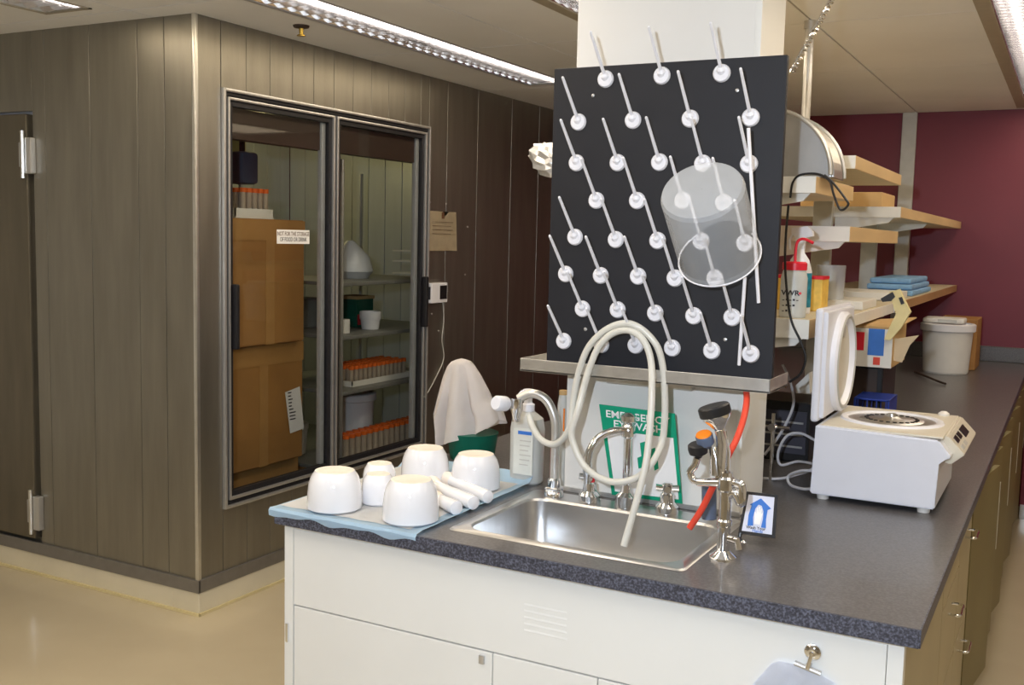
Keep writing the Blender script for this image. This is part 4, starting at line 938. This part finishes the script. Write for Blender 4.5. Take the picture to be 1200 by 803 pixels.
# open lid
lx = q0+.004; lz0, lz1 = tz+.006, 1.452
ld = obj('lid', bx(box(lx-.022, lx+.0, CYa+.005, CYb-.01, lz0, lz1, .008), lx-.004, lx+.012, CYa+.02, CYb-.03, lz0+.01, lz1-.01, .004), M['centri'], ct)
lc = Vector((lx+.012, bcy, (lz0+lz1)/2-.005))
obj('lid_ring', lathe(bmesh.new(), [(bR+.022,0),(bR+.022,.014),(bR+.014,.020),(bR+.004,.020),(bR-.004,.004),(.001,.004)], lc, (1,0,0), 56), M['whitep'], ld)
obj('gasket', lathe(bmesh.new(), [(bR+.015,.0195),(bR+.009,.023),(bR+.003,.0195)], lc, (1,0,0), 56, False), M['post'], ld)
obj('inner_disc', lathe(bmesh.new(), [(bR-.012,.004),(bR-.014,.006),(.001,.006)], lc, (1,0,0), 48), M['centritop'], ld)
obj('window', lathe(bmesh.new(), [(.02,.006),(.018,.009),(.001,.009)], lc+Vector((0,0,.09)), (1,0,0), 20), M['post'], ld)
# white tub far back
bucket('lidded_tub', 'white translucent lidded tub at the far end of the worktop', -.61, 6.40, BZ, .135, .285, M['offwhite'], M['whitep'], 'tub')
t = thing('lidded_box', 'white plastic box lid on top of the far white tub', 'box lid', (-.62, 6.42, BZ+.285)); obj('lid', box(-.74,-.52,6.33,6.50,BZ+.286,BZ+.315,.01), M['offwhite'], t); obj('printed_label', box(-.66,-.56,6.3285,6.330,BZ+.292,BZ+.308), M['post'], t)
tag(obj('brown_box', box(-.68,-.47,6.60,6.9,BZ+.001,BZ+.30,.004), M['card']), 'brown box behind the far white tub', 'cardboard box')
tag(obj('bent_tool', cord(bmesh.new(), [at(1072,436,Z=BZ+.01), at(1085,441,Z=BZ+.02), at(1097,446,Z=BZ+.014), at(1108,450,Z=BZ+.008)], .006), M['darkthing']), 'thin dark tool with a bright tip lying before the far white tub', 'tool')
# carton with red and blue print, on a black box
def Q(x_, y_, Y): return at(x_, y_, Y=Y)
KY = 3.95
a = Q(1000, 379, KY); b = Q(1044, 432, KY)
bz1, bz0 = a.z, b.z
bb = thing('black_instrument', 'black instrument case under the red and blue labelled carton', 'instrument', ((a.x+b.x)/2, KY+.2, BZ))
obj('case', box(a.x-.10, b.x-.04, KY+.10, KY+.42, BZ+.001, bz0-.002, .006), M['blackp'], bb)
obj('front_panel', box(a.x-.08, b.x-.06, KY+.096, KY+.10, BZ+.03, bz0-.02), M['darkthing'], bb)
cb = thing('labelled_carton', 'white carton with a red and blue label and an open brown side', 'cardboard box', ((a.x+b.x)/2, KY+.17, bz0))
obj('body', box(a.x, b.x, KY+.001, KY+.34, bz0, bz1-.01, .002), M['cardlt'], cb)
obj('white_front', box(a.x, b.x, KY-.001, KY+.001, bz0, bz1-.015), M['white'], cb)
wC = b.x-a.x; hC = bz1-bz0
obj('blue_panel', box(a.x+wC*.40, a.x+wC*.80, KY-.0025, KY-.001, bz0+hC*.28, bz1-.015), M['blue'], cb)
obj('red_panel', box(a.x+wC*.02, a.x+wC*.30, KY-.0025, KY-.001, bz0+hC*.38, bz1-.03), M['red'], cb)
obj('red_print', box(a.x+wC*.55, a.x+wC*.72, KY-.0025, KY-.001, bz0+hC*.06, bz0+hC*.24), M['redh'], cb)
bm = prism(bmesh.new(), [Vector((a.x,KY,bz1-.012)), Vector((b.x+.01,KY,bz1-.012)), Vector((b.x+.04,KY+.30,bz1+.012)), Vector((a.x,KY+.30,bz1-.008))], (0,0,.004)); obj('flap', bm, M['cardlt'], cb)
ro = thing('tape_roll', 'white roll standing at the corner of the labelled carton', 'roll', Q(1001,372,KY)); obj('roll', lathe(bmesh.new(), [(.010,0),(.022,0),(.022,.03),(.010,.03)], Q(1001,372,KY)+Vector((0,.01,.005)), (0,1,0), 22), M['whitep'], ro); obj('core', lathe(bmesh.new(), [(.010,-.001),(.010,.031)], Q(1001,372,KY)+Vector((0,.01,.005)), (0,1,0), 16), M['red'], ro)
# pale yellow dispenser strap
dY = 3.92
ds = thing('tape_dispenser', 'pale yellow bent tape dispenser leaning beside the labelled carton', 'dispenser', Q(1048,380,dY))
bm = prism(bmesh.new(), [Q(x_,y_,dY) for x_, y_ in ((1042,342),(1054,339),(1060,352),(1067,366),(1056,384),(1043,399),(1036,398),(1043,382),(1050,368),(1046,356))], (0,.03,0)); obj('arm', bm, M['tape'], ds)
bm = prism(bmesh.new(), [Q(x_,y_,dY-.003) for x_, y_ in ((1032,350),(1046,342),(1049,348),(1044,353),(1034,354))], (0,.034,0)); obj('cutter', bm, M['blackp'], ds)
obj('slot', prism(bmesh.new(), [Q(x_,y_,dY-.003) for x_, y_ in ((1053,349),(1057,348),(1060,356),(1056,357))], (0,.002,0)), M['ink'], ds)
bm = prism(bmesh.new(), [Q(x_,y_,4.0) for x_, y_ in ((1012,418),(1030,394),(1052,397),(1077,393),(1066,405),(1057,425),(1040,421))], (0,.008,0))
tag(obj('paper_bag', bm, M['note'], None, None), 'crumpled cream paper sticking out right of the labelled carton', 'paper')
# blue tube rack
a = at(1005, 478, Z=BZ); 
br = thing('blue_rack', 'dark blue plastic tube rack on the worktop behind the centrifuge lid', 'rack', (-.70,4.35,BZ))
X0, X1, Y0_, Y1_ = -.80, -.66, 4.15, 4.40
b2 = at(1008,478,Z=BZ)
X0, X1, Y0_, Y1_ = Q(1000,480,3.84).x, Q(1042,480,3.84).x, 3.84, 4.02
br.location = ((X0+X1)/2, (Y0_+Y1_)/2, BZ)
obj('frame', bx(bx(box(X0,X1,Y0_,Y1_,BZ+.001,BZ+.012,.002), X0,X1,Y0_,Y1_,BZ+.165,BZ+.172,.002), X0,X0+.008,Y0_,Y1_,BZ+.01,BZ+.17), M['bluedk'], br)
obj('end_wall', box(X1-.008,X1,Y0_,Y1_,BZ+.01,BZ+.17), M['bluedk'], br)
for k in range(4):
    for j in range(2): obj('divider', box(X0+.012+.032*k, X0+.016+.032*k, Y0_+.1*j, Y0_+.004+.1*j, BZ+.012, BZ+.166), M['bluedk'], br)
# clutter behind the column: black power supply, paper, valve, cables
ps = thing('power_supply', 'black power supply box behind the column', 'instrument', (-.83,3.55,BZ))
obj('case', box(-.90,-.72,3.40,3.62,BZ+.001,BZ+.20,.006), M['blackp'], ps); obj('panel', box(-.89,-.73,3.396,3.40,BZ+.03,BZ+.17), mat('dark_grey_panel', (.05,.05,.07), .4), ps)
for k in range(3): obj('slot_strip', box(-.88,-.74,3.393,3.396,BZ+.05+.04*k,BZ+.056+.04*k), M['alu'], ps)
tag(obj('white_folder', prism(bmesh.new(), [Q(932,452,3.45), Q(948,437,3.45), Q(949,461,3.45), Q(933,461,3.45)], (0,.06,0)), M['white'], None, None), 'white folder corner on the black power supply', 'folder')
bv = thing('brass_valve', 'brass gas valve on the shelving upright behind the column', 'valve', Q(910,449,3.1))
c0 = Q(910,449,3.1); obj('body', lathe(bmesh.new(), [(.012,-.03),(.012,-.01),(.017,-.008),(.017,.008),(.012,.01),(.012,.03)], c0, (1,0,0), 16), M['brass'], bv); obj('stem', tube(bmesh.new(), [c0, c0+Vector((-.1,0,-.01))], .006, 8), M['brass'], bv)
bv2 = thing('steel_clamp', 'shiny cross clamp on the worktop behind the column', 'clamp', Q(905,505,3.1))
c1 = Q(906,500,3.1); obj('rod', tube(bmesh.new(), [Vector((c1.x,c1.y,BZ)), c1+Vector((0,0,.04))], .006, 8), M['chrome'], bv2); obj('arm', tube(bmesh.new(), [c1+Vector((-.04,0,-.002)), c1+Vector((.05,0,.0))], .005, 8), M['chrome'], bv2); obj('knob', lathe(bmesh.new(), [(.012,-.01),(.012,.01)], c1+Vector((.0,-.01,0)), (0,1,0), 12), M['chrome'], bv2)
def cz(x_, y_, dz=.006): p = at(x_, y_, Z=BZ+dz); return p
tag(obj('power_cable', cord(bmesh.new(), [Q(917,427,3.2), Q(926,448,3.2), Q(930,472,3.2), Q(922,495,3.2), Q(910,515,3.2), Q(896,533,3.2)], .0042, 8, 6), M['cordw']), 'white cord hanging down beside the column', 'cable')
tag(obj('power_cable', cord(bmesh.new(), [Q(893,561,3.1), Q(915,561,3.1), Q(935,556,3.1), Q(948,552,3.12), Q(955,545,3.14), Q(935,541,3.2), Q(915,545,3.2), Q(912,530,3.2), Q(922,511,3.2), Q(938,508,3.2), Q(955,516,3.2)], .0042, 8, 6), M['cordw']), 'white cord coiled on the worktop left of the centrifuge', 'cable')
tag(obj('power_cable', cord(bmesh.new(), [Q(955,552,3.0), Q(938,552,3.02), Q(924,558,3.05), Q(926,568,3.03), Q(940,573,2.99), Q(952,573,2.96)], .0042, 8, 6), M['cordw']), 'short white cord loop against the foot of the centrifuge', 'cable')
# blue bags on the far shelf
t = thing('blue_bag_stack', 'light blue wrapped packs stacked on the far shelf', 'packs', (-.75, 5.5, 1.39))
for k in range(3): obj('pack', box(-.90+.01*k, -.67-.01*k, 5.3+.02*k, 6.0, 1.391+.028*k, 1.417+.028*k, .008), M['lblue'], t)
for k, (ya, yb) in enumerate(((3.95, 4.25), (4.75, 5.1))):
    tag(obj('white_tray', box(-.98,-.67,ya,yb,1.3925,1.425,.003), M['white']), ('nearer white tray on the lower shelf behind the labelled carton', 'farther white tray on the lower shelf, before the blue packs')[k], 'tray')
tag(obj('shelf_carton', box(-1.1,-.75,4.75,5.1,1.793,1.86,.004), M['cardlt']), 'tan carton on the far upper shelf module', 'cardboard box')
t = thing('rolled_sheet', 'clear rolled plastic sheet standing on the near part of the lower shelf', 'roll', (-.80,4.1,1.393)); obj('roll', lathe(bmesh.new(), [(.05,0),(.055,.16),(.03,.16)], (-.80,4.0,1.393), n=20), M['jar'], t); obj('core', lathe(bmesh.new(), [(.02,0),(.02,.14)], (-.80,4.0,1.393), n=14), M['post'], t)
# ---------------------------------------------------------------- clip and towel on the cabinet front
p = at(948, 775, Y=F0-.004)
mc = thing('magnetic_clip', 'chrome magnetic bulldog clip on the cream cabinet front', 'clip', (p.x, F0, p.z))
kk = at(952, 765, Y=F0-.01)
obj('magnet', lathe(bmesh.new(), [(.0155,0),(.0165,.003),(.0165,.008),(.011,.012),(.006,.013),(.001,.011)], Vector((kk.x, F0, kk.z)), (0,-1,0), 26), M['chrome'], mc)
j0 = at(931,777,Y=F0-.008); j1 = at(962,790,Y=F0-.008)
bm = tube(bmesh.new(), [Vector((j0.x,F0-.007,j0.z)), Vector((j1.x,F0-.007,j1.z))], .0055, 10); obj('jaw', bm, M['alu'], mc)
obj('spring_arm', tube(bmesh.new(), [Vector((kk.x,F0-.008,kk.z)), Vector(((j0.x+j1.x)/2,F0-.008,(j0.z+j1.z)/2))], .006, 10), M['chrome'], mc)
outl = [(932,778),(963,791),(978,800),(998,830),(1010,900),(862,900),(868,835),(884,800),(905,777),(915,774)]
bm = bmesh.new(); top_ = [Vector((at(x_,y_,Y=F0-.004).x, 0, at(x_,y_,Y=F0-.004).z)) for x_, y_ in outl]
cxx = sum(v_.x for v_ in top_)/len(top_); czz = sum(v_.z for v_ in top_)/len(top_)
rings = []
for k in range(6):
    s_ = 1-k/6; rings.append([bm.verts.new((cxx+(v_.x-cxx)*s_, F0-.005-.006*(1-s_)-.0022*(1+math.sin(i*2.3+k*1.7)), czz+(v_.z-czz)*s_)) for i, v_ in enumerate(top_)])
for a, b in zip(rings, rings[1:]):
    for k in range(len(a)): bm.faces.new((a[k], a[(k+1) % len(a)], b[(k+1) % len(a)], b[k]))
bm.faces.new(rings[-1]); bmesh.ops.solidify(bm, geom=bm.faces[:], thickness=.001)
tag(obj('paper_towel', bm, M['towel'], None, 40), 'white crumpled towel held by the chrome clip on the cabinet front', 'towel')
